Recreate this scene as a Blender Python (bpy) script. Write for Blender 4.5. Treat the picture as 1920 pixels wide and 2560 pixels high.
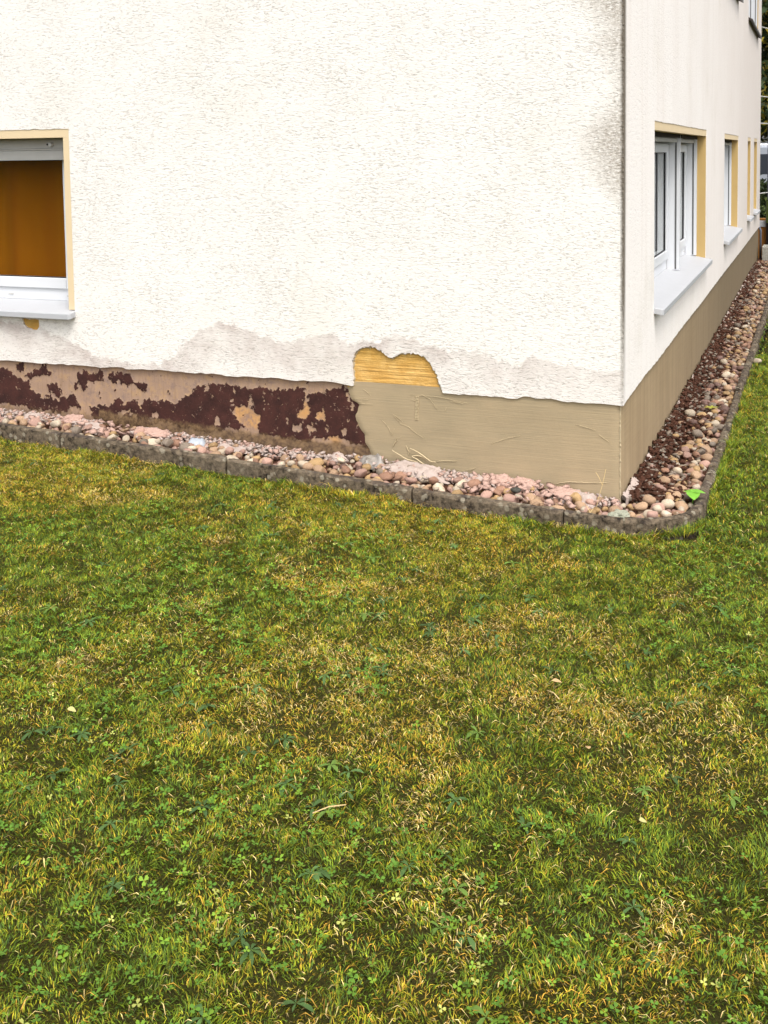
import bpy, bmesh, math, random
import numpy as np
from mathutils import Matrix, Vector, noise as mnoise

random.seed(7)
rng = np.random.default_rng(11)
for o in list(bpy.data.objects):
    bpy.data.objects.remove(o, do_unlink=True)
scene = bpy.context.scene
COL = scene.collection
R_ = math.radians

# ------------------------------------------------------------------ camera
cam_d = bpy.data.cameras.new('camera')
cam = bpy.data.objects.new('camera', cam_d)
COL.objects.link(cam)
yaw, pitch, roll = 0.3654, 0.0696, -0.0124
fw = Vector((-math.sin(yaw) * math.cos(pitch), math.cos(yaw) * math.cos(pitch), -math.sin(pitch)))
rt = Vector((math.cos(yaw), math.sin(yaw), 0))
up = rt.cross(fw)
R2 = rt * math.cos(roll) + up * math.sin(roll)
U2 = up * math.cos(roll) - rt * math.sin(roll)
m = Matrix((R2, U2, -fw)).transposed().to_4x4()
m.translation = (0.815, -4.8, 1.1478)
cam.matrix_world = m
cam_d.sensor_fit = 'VERTICAL'
cam_d.sensor_height = 36
cam_d.sensor_width = 27
cam_d.lens = 2656.2 / 2560 * 36
cam_d.shift_x = (960 - 1029.0) / 2560
cam_d.shift_y = -(1280 - 572.6) / 2560
cam_d.clip_start = 0.05
cam_d.clip_end = 2000
scene.camera = cam

# ------------------------------------------------------------------ sky, sun, exposure
SUN_EL, SUN_AZ = R_(60), R_(143)           # azimuth from +Y, clockwise
world = bpy.data.worlds.new('World')
scene.world = world
world.use_nodes = True
nt = world.node_tree
nt.nodes.clear()
out = nt.nodes.new('ShaderNodeOutputWorld')
bg = nt.nodes.new('ShaderNodeBackground')
sky = nt.nodes.new('ShaderNodeTexSky')
sky.sky_type = 'NISHITA'
sky.sun_disc = False
sky.sun_elevation = SUN_EL
sky.sun_rotation = SUN_AZ
sky.air_density = 1.0
sky.dust_density = 4.0
sky.ozone_density = 1.0
hs = nt.nodes.new('ShaderNodeHueSaturation')
hs.inputs['Saturation'].default_value = 0.22
nt.links.new(sky.outputs[0], hs.inputs['Color'])
nt.links.new(hs.outputs[0], bg.inputs[0])
bg.inputs[1].default_value = 0.15
nt.links.new(bg.outputs[0], out.inputs[0])
sun_d = bpy.data.lights.new('sun', 'SUN')
sun = bpy.data.objects.new('sun', sun_d)
COL.objects.link(sun)
sun_d.energy = 0.7
sun_d.angle = R_(14)
sun_d.color = (1.0, 0.95, 0.87)
sv = Vector((math.sin(SUN_AZ) * math.cos(SUN_EL), math.cos(SUN_AZ) * math.cos(SUN_EL), math.sin(SUN_EL)))
sun.rotation_euler = sv.to_track_quat('Z', 'Y').to_euler()
scene.view_settings.view_transform = 'Standard'
scene.view_settings.look = 'None'
scene.view_settings.exposure = 1.2
scene.view_settings.gamma = 1
scene.view_settings.use_curve_mapping = False

# ------------------------------------------------------------------ helpers
def tag(o, label=None, cat=None, group=None, kind=None):
    if label: o['label'] = label
    if cat: o['category'] = cat
    if group: o['group'] = group
    if kind: o['kind'] = kind
    return o

def link(o, parent=None):
    COL.objects.link(o)
    if parent: o.parent = parent
    return o

def empty(name, loc=(0, 0, 0), rz=0, parent=None):
    o = bpy.data.objects.new(name, None)
    o.location = loc
    o.rotation_euler = (0, 0, rz)
    o.empty_display_size = 0.05
    return link(o, parent)

def obj_bm(name, bm, mat, parent=None, smooth=False, loc=(0, 0, 0), rot=(0, 0, 0)):
    me = bpy.data.meshes.new(name)
    bm.to_mesh(me)
    bm.free()
    return obj_me(name, me, mat, parent, smooth, loc, rot)

def obj_me(name, me, mat, parent=None, smooth=False, loc=(0, 0, 0), rot=(0, 0, 0)):
    for mm in (mat if isinstance(mat, (list, tuple)) else [mat]):
        me.materials.append(mm)
    if smooth:
        me.polygons.foreach_set('use_smooth', np.ones(len(me.polygons), bool))
    o = bpy.data.objects.new(name, me)
    o.location = loc
    o.rotation_euler = rot
    return link(o, parent)

def np_mesh(name, co, loops, starts, totals):
    me = bpy.data.meshes.new(name)
    me.vertices.add(len(co))
    me.vertices.foreach_set('co', np.asarray(co, np.float32).ravel())
    me.loops.add(len(loops))
    me.loops.foreach_set('vertex_index', np.asarray(loops, np.int32))
    me.polygons.add(len(starts))
    me.polygons.foreach_set('loop_start', np.asarray(starts, np.int32))
    me.polygons.foreach_set('loop_total', np.asarray(totals, np.int32))
    me.update(calc_edges=True)
    return me

def add_attr(me, name, arr, typ='FLOAT'):
    a = me.attributes.new(name, typ, 'POINT')
    if typ == 'FLOAT':
        a.data.foreach_set('value', np.asarray(arr, np.float32).ravel())
    else:
        a.data.foreach_set('color', np.asarray(arr, np.float32).ravel())

def grid_mesh(name, us, vs, fn):
    U, V = np.meshgrid(us, vs)
    co = fn(U.ravel(), V.ravel())
    nu, nv = len(us), len(vs)
    i = np.arange(nu * nv).reshape(nv, nu)
    q = np.stack([i[:-1, :-1], i[:-1, 1:], i[1:, 1:], i[1:, :-1]], -1).reshape(-1, 4)
    n = len(q)
    return np_mesh(name, co, q.ravel(), np.arange(n) * 4, np.full(n, 4))

def add_box(bm, x0, x1, y0, y1, z0, z1, bev=0.0, mi=0):
    vs = [bm.verts.new(p) for p in ((x0, y0, z0), (x1, y0, z0), (x1, y1, z0), (x0, y1, z0),
                                    (x0, y0, z1), (x1, y0, z1), (x1, y1, z1), (x0, y1, z1))]
    fs = [bm.faces.new([vs[i] for i in f]) for f in ((0, 3, 2, 1), (4, 5, 6, 7), (0, 1, 5, 4), (1, 2, 6, 5), (2, 3, 7, 6), (3, 0, 4, 7))]
    for f in fs: f.material_index = mi
    if bev:
        es = {e for f in fs for e in f.edges}
        bmesh.ops.bevel(bm, geom=list(es), offset=bev, segments=2, profile=0.5, affect='EDGES')

def boxes(name, lst, mat, parent=None, bev=0.0, loc=(0, 0, 0), rot=(0, 0, 0)):
    bm = bmesh.new()
    for b in lst:
        add_box(bm, *b, bev=bev)
    return obj_bm(name, bm, mat, parent, loc=loc, rot=rot)

def tube(bm, pts, radii, n=6):
    rings = []
    pts = [Vector(p) for p in pts]
    for k, p in enumerate(pts):
        t = (pts[min(k + 1, len(pts) - 1)] - pts[max(k - 1, 0)]).normalized()
        a = t.orthogonal().normalized()
        b = t.cross(a)
        r = radii[k] if hasattr(radii, '__len__') else radii
        rings.append([bm.verts.new(p + (a * math.cos(2 * math.pi * j / n) + b * math.sin(2 * math.pi * j / n)) * r) for j in range(n)])
    for k in range(len(rings) - 1):
        for j in range(n):
            bm.faces.new((rings[k][j], rings[k][(j + 1) % n], rings[k + 1][(j + 1) % n], rings[k + 1][j]))
    for r in (rings[0][::-1], rings[-1]):
        bm.faces.new(r)

def vnoise(x, y, scale, seed=0):
    """smooth value noise in 0..1"""
    x = np.asarray(x, float) * scale
    y = np.asarray(y, float) * scale
    xi = np.floor(x).astype(np.int64); yi = np.floor(y).astype(np.int64)
    fx = x - xi; fy = y - yi
    fx = fx * fx * (3 - 2 * fx); fy = fy * fy * (3 - 2 * fy)
    def h(a, b):
        n = (a * 374761393 + b * 668265263 + seed * 1274126177) & 0xFFFFFFFF
        n = ((n ^ (n >> 13)) * 1274126177) & 0xFFFFFFFF
        n = n ^ (n >> 16)
        return (n & 0xFFFF) / 65535.0
    return (h(xi, yi) * (1 - fx) + h(xi + 1, yi) * fx) * (1 - fy) + (h(xi, yi + 1) * (1 - fx) + h(xi + 1, yi + 1) * fx) * fy

def fbm(x, y, scale, seed=0, oct=3):
    s = 0; a = 1; t = 0
    for k in range(oct):
        s = s + a * vnoise(x, y, scale * 2 ** k, seed + k * 17); t += a; a *= 0.55
    return s / t

def inside(px, pz, poly):
    c = np.zeros(px.shape, bool)
    n = len(poly)
    for i in range(n):
        x1, z1 = poly[i]; x2, z2 = poly[(i + 1) % n]
        if z1 == z2: continue
        k = ((z1 > pz) != (z2 > pz)) & (px < (x2 - x1) * (pz - z1) / (z2 - z1) + x1)
        c ^= k
    return c

# ------------------------------------------------------------------ material helpers
class M:
    def __init__(s, name, rough=0.8, spec=0.3):
        s.m = bpy.data.materials.new(name)
        s.m.use_nodes = True
        s.nt = s.m.node_tree
        s.b = s.nt.nodes['Principled BSDF']
        s.b.inputs['Roughness'].default_value = rough
        s.b.inputs['Specular IOR Level'].default_value = spec
    def n(s, t, **kw):
        nd = s.nt.nodes.new(t)
        for k, v in kw.items(): setattr(nd, k, v)
        return nd
    def l(s, a, b): s.nt.links.new(a, b)
    def obj(s):
        if not hasattr(s, '_tc'): s._tc = s.n('ShaderNodeTexCoord')
        return s._tc.outputs['Object']
    def mapping(s, scale=(1, 1, 1), loc=(0, 0, 0), src=None):
        mp = s.n('ShaderNodeMapping')
        mp.inputs['Scale'].default_value = scale
        mp.inputs['Location'].default_value = loc
        s.l(src or s.obj(), mp.inputs[0])
        return mp.outputs[0]
    def noise(s, scale, detail=3, rough=0.5, vec=None, dist=0.0):
        nd = s.n('ShaderNodeTexNoise')
        nd.inputs['Scale'].default_value = scale
        nd.inputs['Detail'].default_value = detail
        nd.inputs['Roughness'].default_value = rough
        nd.inputs['Distortion'].default_value = dist
        s.l(vec or s.obj(), nd.inputs['Vector'])
        return nd.outputs['Fac']
    def ramp(s, fac, stops, interp='LINEAR'):
        r = s.n('ShaderNodeValToRGB')
        r.color_ramp.interpolation = interp
        e = r.color_ramp.elements
        while len(e) < len(stops): e.new(0.5)
        for k, (p, c) in enumerate(stops):
            e[k].position = p
            e[k].color = (c, c, c, 1) if isinstance(c, (int, float)) else (*c, 1)
        s.l(fac, r.inputs[0])
        return r.outputs[0]
    def mix(s, fac, a, b, mode='MIX'):
        nd = s.n('ShaderNodeMix', data_type='RGBA', blend_type=mode)
        for i, v in ((0, fac), (6, a), (7, b)):
            if isinstance(v, (int, float)): nd.inputs[i].default_value = v
            elif isinstance(v, tuple): nd.inputs[i].default_value = (*v, 1)
            else: s.l(v, nd.inputs[i])
        return nd.outputs[2]
    def math(s, op, a, b=0.0, clamp=False):
        nd = s.n('ShaderNodeMath', operation=op, use_clamp=clamp)
        for i, v in ((0, a), (1, b)):
            if isinstance(v, (int, float)): nd.inputs[i].default_value = v
            else: s.l(v, nd.inputs[i])
        return nd.outputs[0]
    def attr(s, name, out='Fac'):
        nd = s.n('ShaderNodeAttribute', attribute_name=name)
        return nd.outputs[out]
    def sep(s, vec=None):
        nd = s.n('ShaderNodeSeparateXYZ')
        s.l(vec or s.obj(), nd.inputs[0])
        return nd.outputs
    def color(s, c):
        if isinstance(c, tuple): s.b.inputs['Base Color'].default_value = (*c, 1)
        else: s.l(c, s.b.inputs['Base Color'])
        return s
    def bump(s, h, strength=0.5, dist=0.01, prev=None):
        nd = s.n('ShaderNodeBump')
        nd.inputs['Strength'].default_value = strength
        nd.inputs['Distance'].default_value = dist
        s.l(h, nd.inputs['Height'])
        if prev is not None: s.l(prev, nd.inputs['Normal'])
        s.l(nd.outputs[0], s.b.inputs['Normal'])
        return nd.outputs[0]

# traced outlines on the wall planes: (along wall, height) in metres
PAINT = [[(-3.585,-0.036),(-3.541,-0.052),(-3.509,-0.068),(-3.465,-0.092),(-3.422,-0.116),(-3.378,-0.113),(-3.37,-0.157),(-3.306,-0.189),(-3.285,-0.214),(-3.262,-0.177),(-3.22,-0.2),(-3.177,-0.215),(-3.155,-0.187),(-3.113,-0.202),(-3.09,-0.165),(-3.069,-0.172),(-3.061,-0.233),(-3.105,-0.254),(-3.116,-0.281),(-3.18,-0.277),(-3.266,-0.275),(-3.375,-0.274),(-3.418,-0.259),(-3.485,-0.264),(-3.595,-0.245),(-3.732,-0.264),(-3.721,-0.054)],[(-3.467,-0.016),(-3.412,-0.008),(-3.42,-0.062),(-3.442,-0.073),(-3.463,-0.047)],[(-3.42,-0.071),(-3.343,-0.058),(-3.299,-0.042),(-3.287,-0.01),(-3.249,-0.008),(-3.256,-0.039),(-3.202,-0.049),(-3.236,-0.078),(-3.279,-0.071),(-3.322,-0.074),(-3.367,-0.108),(-3.388,-0.087)],[(-3.254,-0.132),(-3.226,-0.108),(-3.184,-0.118),(-3.153,-0.152),(-3.144,-0.173),(-3.171,-0.197),(-3.208,-0.173),(-3.24,-0.166)],[(-3.043,-0.048),(-2.98,-0.031),(-2.959,-0.047),(-2.907,-0.039),(-2.875,-0.011),(-2.871,-0.046),(-2.857,-0.075),(-2.899,-0.082),(-2.941,-0.094),(-2.971,-0.078),(-2.984,-0.149),(-3.005,-0.141),(-3.025,-0.108),(-3.045,-0.092)],[(-3.067,-0.111),(-3.04,-0.091),(-3.036,-0.135),(-3.068,-0.141)],[(-2.841,-0.052),(-2.814,-0.016),(-2.794,-0.032),(-2.683,-0.034),(-2.674,-0.068),(-2.634,-0.065),(-2.584,-0.07),(-2.574,-0.078),(-2.596,-0.122),(-2.636,-0.116),(-2.664,-0.084),(-2.735,-0.089),(-2.765,-0.073),(-2.806,-0.089),(-2.836,-0.069)],[(-2.798,-0.127),(-2.772,-0.121),(-2.778,-0.139),(-2.798,-0.143)],[(-2.447,-0.103),(-2.423,-0.119),(-2.438,-0.13),(-2.453,-0.116)],[(-2.901,-0.143),(-2.885,-0.133),(-2.892,-0.186),(-2.902,-0.178)],[(-3.092,-0.2),(-3.064,-0.181),(-3.03,-0.231),(-3.02,-0.256),(-3.036,-0.249),(-3.061,-0.233)],[(-2.967,-0.235),(-2.904,-0.222),(-2.852,-0.218),(-2.811,-0.206),(-2.779,-0.169),(-2.749,-0.176),(-2.74,-0.209),(-2.698,-0.181),(-2.667,-0.161),(-2.648,-0.194),(-2.619,-0.218),(-2.618,-0.175),(-2.577,-0.163),(-2.538,-0.169),(-2.488,-0.157),(-2.439,-0.162),(-2.391,-0.171),(-2.361,-0.14),(-2.321,-0.112),(-2.282,-0.084),(-2.234,-0.06),(-2.177,-0.056),(-2.129,-0.045),(-2.073,-0.049),(-2.018,-0.058),(-1.962,-0.058),(-1.976,-0.064),(-1.912,-0.052),(-1.884,-0.046),(-1.857,-0.052),(-1.812,-0.057),(-1.731,-0.052),(-1.704,-0.046),(-1.629,-0.041),(-1.617,-0.076),(-1.581,-0.065),(-1.546,-0.047),(-1.502,-0.044),(-1.468,-0.026),(-1.416,-0.014),(-1.39,-0.021),(-1.297,-0.006),(-1.215,-0.095),(-1.217,-0.251),(-1.26,-0.333),(-1.277,-0.327),(-1.306,-0.306),(-1.327,-0.3),(-1.37,-0.296),(-1.404,-0.283),(-1.43,-0.293),(-1.473,-0.289),(-1.507,-0.292),(-1.56,-0.288),(-1.613,-0.309),(-1.666,-0.305),(-1.737,-0.311),(-1.782,-0.299),(-1.872,-0.306),(-1.9,-0.3),(-1.969,-0.317),(-2.015,-0.288),(-2.07,-0.276),(-2.155,-0.3),(-2.222,-0.305),(-2.347,-0.298),(-2.424,-0.288),(-2.492,-0.276),(-2.542,-0.297),(-2.603,-0.319),(-2.683,-0.317),(-2.805,-0.327),(-2.815,-0.302),(-2.928,-0.311),(-2.948,-0.268)]]
BARE = [[(-1.935,-0.074),(-1.927,-0.122),(-1.951,-0.165),(-1.96,-0.133)],[(-2.034,-0.167),(-1.942,-0.164),(-1.915,-0.195),(-1.888,-0.209),(-1.908,-0.268),(-1.954,-0.264),(-2.009,-0.252),(-2.045,-0.205)],[(-1.672,-0.168),(-1.636,-0.149),(-1.626,-0.109),(-1.613,-0.108),(-1.601,-0.155),(-1.592,-0.17),(-1.628,-0.197),(-1.663,-0.2)],[(-1.566,-0.168),(-1.513,-0.132),(-1.505,-0.196),(-1.531,-0.19),(-1.558,-0.216),(-1.562,-0.192)],[(-1.704,-0.235),(-1.664,-0.224),(-1.638,-0.246),(-1.665,-0.265),(-1.7,-0.259)],[(-1.611,-0.228),(-1.584,-0.218),(-1.572,-0.257),(-1.612,-0.276)],[(-1.515,-0.228),(-1.489,-0.218),(-1.498,-0.251),(-1.515,-0.248)],[(-1.507,-0.276),(-1.438,-0.27),(-1.421,-0.3),(-1.456,-0.319),(-1.473,-0.305)],[(-1.42,-0.228),(-1.394,-0.226),(-1.404,-0.283),(-1.416,-0.268)],[(-1.629,-0.029),(-1.611,-0.027),(-1.608,-0.107),(-1.622,-0.108)],[(-1.821,-0.074),(-1.808,-0.073),(-1.804,-0.097),(-1.813,-0.102)],[(-1.734,-0.197),(-1.724,-0.197),(-1.725,-0.245),(-1.731,-0.246)],[(-1.399,-0.037),(-1.382,-0.036),(-1.35,-0.12),(-1.358,-0.137),(-1.383,-0.083)],[(-1.841,-0.15),(-1.814,-0.151),(-1.819,-0.157),(-1.842,-0.157)],[(-1.787,-0.146),(-1.747,-0.14),(-1.747,-0.148),(-1.783,-0.152)],[(-1.908,-0.26),(-1.89,-0.275),(-1.904,-0.309),(-2.01,-0.31),(-2.009,-0.268),(-1.954,-0.272)],[(-2.058,-0.184),(-2.021,-0.161),(-1.965,-0.153),(-1.92,-0.174),(-1.921,-0.223),(-1.976,-0.236),(-2.022,-0.223)],[(-2.777,-0.247),(-2.72,-0.234),(-2.661,-0.255),(-2.651,-0.272),(-2.711,-0.25),(-2.773,-0.281)],[(-2.592,-0.284),(-2.54,-0.237),(-2.5,-0.226),(-2.511,-0.252),(-2.562,-0.282)],[(-2.164,-0.284),(-2.153,-0.216),(-2.13,-0.248),(-2.108,-0.271),(-2.145,-0.266),(-2.165,-0.3)],[(-2.057,-0.118),(-2.045,-0.105),(-2.048,-0.159),(-2.057,-0.151)],[(-2.046,-0.076),(-2.027,-0.071),(-2.028,-0.095),(-2.042,-0.096)],[(-2.215,-0.063),(-2.186,-0.069),(-2.206,-0.104),(-2.225,-0.088)],[(-2.528,-0.168),(-2.499,-0.175),(-2.509,-0.188)],[(-2.35,-0.118),(-2.282,-0.092),(-2.292,-0.108),(-2.341,-0.126)],[(-1.964,-0.111),(-1.927,-0.117),(-1.928,-0.15),(-1.956,-0.152)]]
MORTAR_EDGE = [(-1.39,-0.011),(-1.382,-0.044),(-1.366,-0.082),(-1.328,-0.095),(-1.35,-0.16),(-1.346,-0.183),(-1.326,-0.221),(-1.301,-0.25),(-1.302,-0.29),(-1.281,-0.316),(-1.265,-0.342),(-1.261,-0.381)]
PATCH = [(-1.344,0.0),(-1.345,0.057),(-1.35,0.119),(-1.337,0.159),(-1.319,0.177),(-1.303,0.188),(-1.277,0.196),(-1.252,0.204),(-1.219,0.196),(-1.198,0.186),(-1.178,0.175),(-1.154,0.153),(-1.133,0.151),(-1.112,0.163),(-1.088,0.176),(-1.047,0.18),(-0.999,0.178),(-0.963,0.168),(-0.939,0.143),(-0.923,0.117),(-0.9,0.085),(-0.889,0.04),(-0.873,-0.001)]
CHIP = [(-3.398,0.248),(-3.389,0.217),(-3.369,0.199),(-3.329,0.187),(-3.294,0.188),(-3.28,0.206),(-3.279,0.228),(-3.281,0.247)]
EDGE = [(-3.567,-0.002),(-3.369,-0.001),(-3.207,-0.002),(-3.027,0.002),(-2.872,-0.003),(-2.759,0.008),(-2.669,0.0),(-2.52,0.007),(-2.325,0.005),(-2.136,0.008),(-2.043,0.002),(-1.897,0.006),(-1.81,0.01),(-1.694,0.003),(-1.545,0.008),(-1.458,0.01),(-1.407,-0.004)]
EDGE2 = [(-0.873,-0.001),(-0.802,-0.007),(-0.709,-0.005),(-0.602,-0.005),(-0.79,-0.009),(-0.696,-0.004),(-0.574,-0.005),(-0.498,-0.007),(-0.468,0.006),(-0.408,-0.0),(-0.305,-0.0),(-0.203,-0.005),(-0.096,-0.002),(-0.008,0.002)]
TIDE = [(-3.555,0.237),(-3.293,0.222),(-3.042,0.129),(-2.92,0.071),(-2.677,0.046),(-2.469,0.053),(-2.365,0.127),(-2.232,0.24),(-2.09,0.301),(-1.98,0.269),(-1.845,0.235),(-1.712,0.203),(-1.553,0.249),(-1.45,0.263),(-1.349,0.205),(-1.223,0.235),(-1.099,0.276),(-0.954,0.237),(-0.812,0.211),(-0.627,0.199),(-0.513,0.145),(-0.423,0.21),(-0.313,0.179),(-0.14,0.151),(-0.002,0.159)]
STRANDS = [[(-1.136,-0.309),(-1.093,-0.333),(-1.057,-0.35),(-1.011,-0.359),(-0.987,-0.37),(-0.937,-0.376),(-0.899,-0.382)],[(-1.042,-0.291),(-1.0,-0.308),(-0.965,-0.331),(-0.937,-0.349),(-0.909,-0.35)],[(-1.032,-0.331),(-1.001,-0.348),(-0.969,-0.365),(-0.93,-0.372)],[(-1.036,-0.331),(-1.004,-0.325),(-0.969,-0.335),(-0.951,-0.34)],[(-0.909,-0.35),(-0.881,-0.344),(-0.805,-0.337)],[(-1.137,-0.294),(-1.128,-0.278),(-1.112,-0.258)],[(-1.067,-0.283),(-1.053,-0.312),(-1.052,-0.332)],[(-0.315,-0.403),(-0.293,-0.393),(-0.26,-0.386),(-0.216,-0.383),(-0.172,-0.38),(-0.076,-0.372)],[(-1.135,-0.132),(-1.095,-0.176),(-1.054,-0.188),(-1.006,-0.222),(-0.974,-0.237)],[(-1.127,-0.135),(-1.094,-0.156),(-1.082,-0.167)],[(-1.198,-0.16),(-1.161,-0.196),(-1.141,-0.241),(-1.128,-0.202)],[(-1.036,-0.052),(-1.004,-0.057),(-0.992,-0.071)],[(-0.987,-0.021),(-0.939,-0.041),(-0.9,-0.091)],[(-1.044,-0.027),(-0.883,-0.029),(-0.742,-0.049)],[(-1.291,-0.015),(-1.25,-0.047)],[(-1.138,-0.296),(-1.121,-0.255),(-1.092,-0.241)],[(-0.745,-0.375),(-0.705,-0.36)],[(-0.86,-0.096),(-0.856,-0.077)],[(-1.318,-0.091),(-1.242,-0.09)],[(-1.36,-0.067),(-1.267,-0.068)],[(-0.795,-0.39),(-0.716,-0.363)],[(-0.63,-0.238),(-0.546,-0.201),(-0.485,-0.185)],[(-0.219,-0.108),(-0.126,-0.129)],[(-0.111,-0.15),(-0.062,-0.182)],[(-0.839,-0.043),(-0.768,-0.053)],[(-0.74,-0.377),(-0.713,-0.363)]]


# ------------------------------------------------------------------ materials
def plaster_material(front):
    k = M('front_plaster' if front else 'side_plaster', 0.9, 0.15)
    ax = k.sep()
    u = ax[0] if front else ax[1]
    z = ax[2]
    # scratched render: short, mostly level gouges
    sc = (46, 46, 128) if front else (26, 26, 60)
    v = k.mapping(sc)
    g = k.noise(1.0, 3.5, 0.6, v, 1.1)
    patchy = k.ramp(k.noise(3.0, 2, 0.5), [(0.3, 0.0), (0.7, 0.06)])
    gg = k.math('SUBTRACT', g, patchy)
    groove = k.ramp(gg, [(0.32, 1.0), (0.44, 0.0)])
    fine = k.noise(210, 3, 0.6)
    base = k.mix(k.noise(1.1, 3, 0.5), (0.765, 0.73, 0.68), (0.805, 0.775, 0.73))
    if not front:
        base = k.mix(k.noise(1.0, 3, 0.5), (0.80, 0.745, 0.70), (0.85, 0.815, 0.78))
    # grey-yellow weathering clouds
    w = k.ramp(k.noise(1.7, 5, 0.62), [(0.54, 0.0), (0.76, 0.34)])
    base = k.mix(w, base, (0.60, 0.55, 0.46))
    if front:
        # damp band above the plinth with a wandering upper edge
        stops = []
        for x, zz in TIDE:
            stops.append(((x + 3.6) / 3.6, max(0.0, min(1.0, zz / 0.4))))
        tide = k.ramp(k.math('MULTIPLY', k.math('ADD', u, 3.6), 1 / 3.6), [(max(0, p), c) for p, c in stops])
        d = k.math('SUBTRACT', k.math('MULTIPLY', tide, 0.4), z)
        d = k.math('ADD', d, k.math('MULTIPLY', k.math('SUBTRACT', k.noise(16, 5, 0.65), 0.5), 0.13))
        damp = k.ramp(d, [(0.0, 0.0), (0.018, 0.75), (0.10, 0.5), (0.22, 0.2)])
        dm = k.math('MULTIPLY', damp, k.ramp(k.noise(6, 5, 0.65), [(0.32, 0.25), (0.62, 1.0)]))
        dm = k.math('MULTIPLY', dm, k.ramp(k.math('MULTIPLY', k.math('ADD', u, 3.6), 1 / 3.6), [(0.62, 1.0), (0.85, 0.68)]))
        base = k.mix(dm, base, (0.44, 0.355, 0.32))
    # black algae at the corner
    wid = k.ramp(k.math('MULTIPLY', z, 0.5), [(0.0, 0.02), (0.36, 0.035), (0.45, 0.05), (0.50, 0.18), (0.58, 0.27), (0.625, 0.27), (0.67, 0.14), (0.72, 0.09), (0.79, 0.15), (0.815, 0.22), (0.85, 0.16), (0.90, 0.26), (0.93, 0.32), (1.0, 0.34)]) if front \
        else k.ramp(z, [(0.02, 0.0), (0.5, 0.07), (1.0, 0.10)])
    dist = k.math('ABSOLUTE', u)
    al = k.math('SUBTRACT', k.math('MULTIPLY', wid, 0.85), dist)
    al = k.math('ADD', al, k.math('MULTIPLY', k.math('SUBTRACT', k.noise(34, 6, 0.8), 0.5), 0.26 if front else 0.06))
    alg = k.math('MULTIPLY', k.ramp(al, [(0.0, 0.0), (0.16, 0.8)]), k.ramp(k.noise(1.0, 4, 0.7, k.mapping((60, 60, 95))), [(0.36, 0.05), (0.60, 1.0)])) if front else k.ramp(al, [(0.0, 0.0), (0.05, 0.75)])
    base = k.mix(alg, base, (0.29, 0.24, 0.185) if front else (0.20, 0.165, 0.12))
    line = k.math('ADD', dist, k.math('MULTIPLY', k.noise(55, 4, 0.7), 0.014))
    lin = k.ramp(line, [(0.011, 1.0), (0.024, 0.0)] if front else [(0.024, 1.0), (0.085, 0.0)])
    low = k.ramp(z, [(0.02, 0.25), (0.5, 1.0)])
    base = k.mix(k.math('MULTIPLY', k.math('MULTIPLY', lin, low), 0.9), base, (0.10, 0.08, 0.055))
    if not front:
        # rain runs under the sill ends
        st = k.noise(1.0, 3, 0.6, k.mapping((3, 9, 0.35)))
        base = k.mix(k.ramp(st, [(0.52, 0.0), (0.85, 0.32)]), base, (0.62, 0.53, 0.46))
        far_shade = k.ramp(k.math('ADD', k.math('MULTIPLY', u, 0.09), k.math('MULTIPLY', k.noise(1.2, 4, 0.6), 0.35)), [(0.25, 0.0), (0.95, 0.6)])  # wall colour fades towards the far end, standing for tree shade
        base = k.mix(far_shade, base, (0.60, 0.525, 0.475))
    groove_shade = k.math('MULTIPLY', k.math('MULTIPLY', groove, 0.47 if front else 0.08), k.ramp(k.noise(5.0, 4, 0.6), [(0.34, 0.50), (0.62, 1.0)]))  # gouges darkened in the colour, standing for their own small shadows
    base = k.mix(groove_shade, base, (0.30, 0.265, 0.225))
    k.color(base)
    hgt = k.math('SUBTRACT', k.math('MULTIPLY', fine, 0.18), groove)
    hgt = k.math('ADD', hgt, k.math('MULTIPLY', g, 0.8))
    k.bump(hgt, 0.45 if front else 0.22, 0.006)
    return k.m

def simple(name, c, rough=0.7, spec=0.3, var=0.12, scale=20, bump=0.15, bscale=120):
    k = M(name, rough, spec)
    n = k.noise(scale, 4, 0.6)
    k.color(k.mix(n, tuple(x * (1 - var) for x in c), tuple(min(1, x * (1 + var)) for x in c)))
    if bump: k.bump(k.noise(bscale, 3), bump, 0.003)
    return k.m

MAT = {}
MAT['plaster_front'] = plaster_material(True)
MAT['plaster_side'] = plaster_material(False)
MAT['surround'] = simple('cream_yellow_paint', (0.66, 0.525, 0.335), 0.8, 0.2, 0.06, 6, 0.25, 160)
MAT['reveal'] = simple('ochre_paint', (0.50, 0.345, 0.14), 0.8, 0.2, 0.07, 6, 0.25, 160)
MAT['pvc'] = simple('white_plastic_frame', (0.64, 0.65, 0.67), 0.35, 0.5, 0.02, 4, 0.0)
MAT['rail'] = simple('grey_guide_rail', (0.50, 0.49, 0.47), 0.45, 0.5, 0.06, 9, 0.05)
MAT['brush'] = simple('grey_brush_strip', (0.12, 0.12, 0.12), 0.9, 0.1, 0.2, 60, 0.2)
MAT['seal'] = simple('black_rubber', (0.015, 0.015, 0.016), 0.6, 0.3, 0.1, 9, 0.0)
MAT['shutter'] = simple('grey_shutter', (0.40, 0.39, 0.365), 0.5, 0.4, 0.12, 12, 0.1)
MAT['sill'] = simple('white_stone_sill', (0.41, 0.415, 0.43), 0.5, 0.4, 0.06, 14, 0.12, 90)
MAT['dark_sill'] = simple('dark_brown_metal', (0.035, 0.025, 0.02), 0.4, 0.5, 0.1, 9, 0.0)
MAT['roof'] = simple('dark_roof', (0.09, 0.06, 0.05), 0.8, 0.3)

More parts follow.
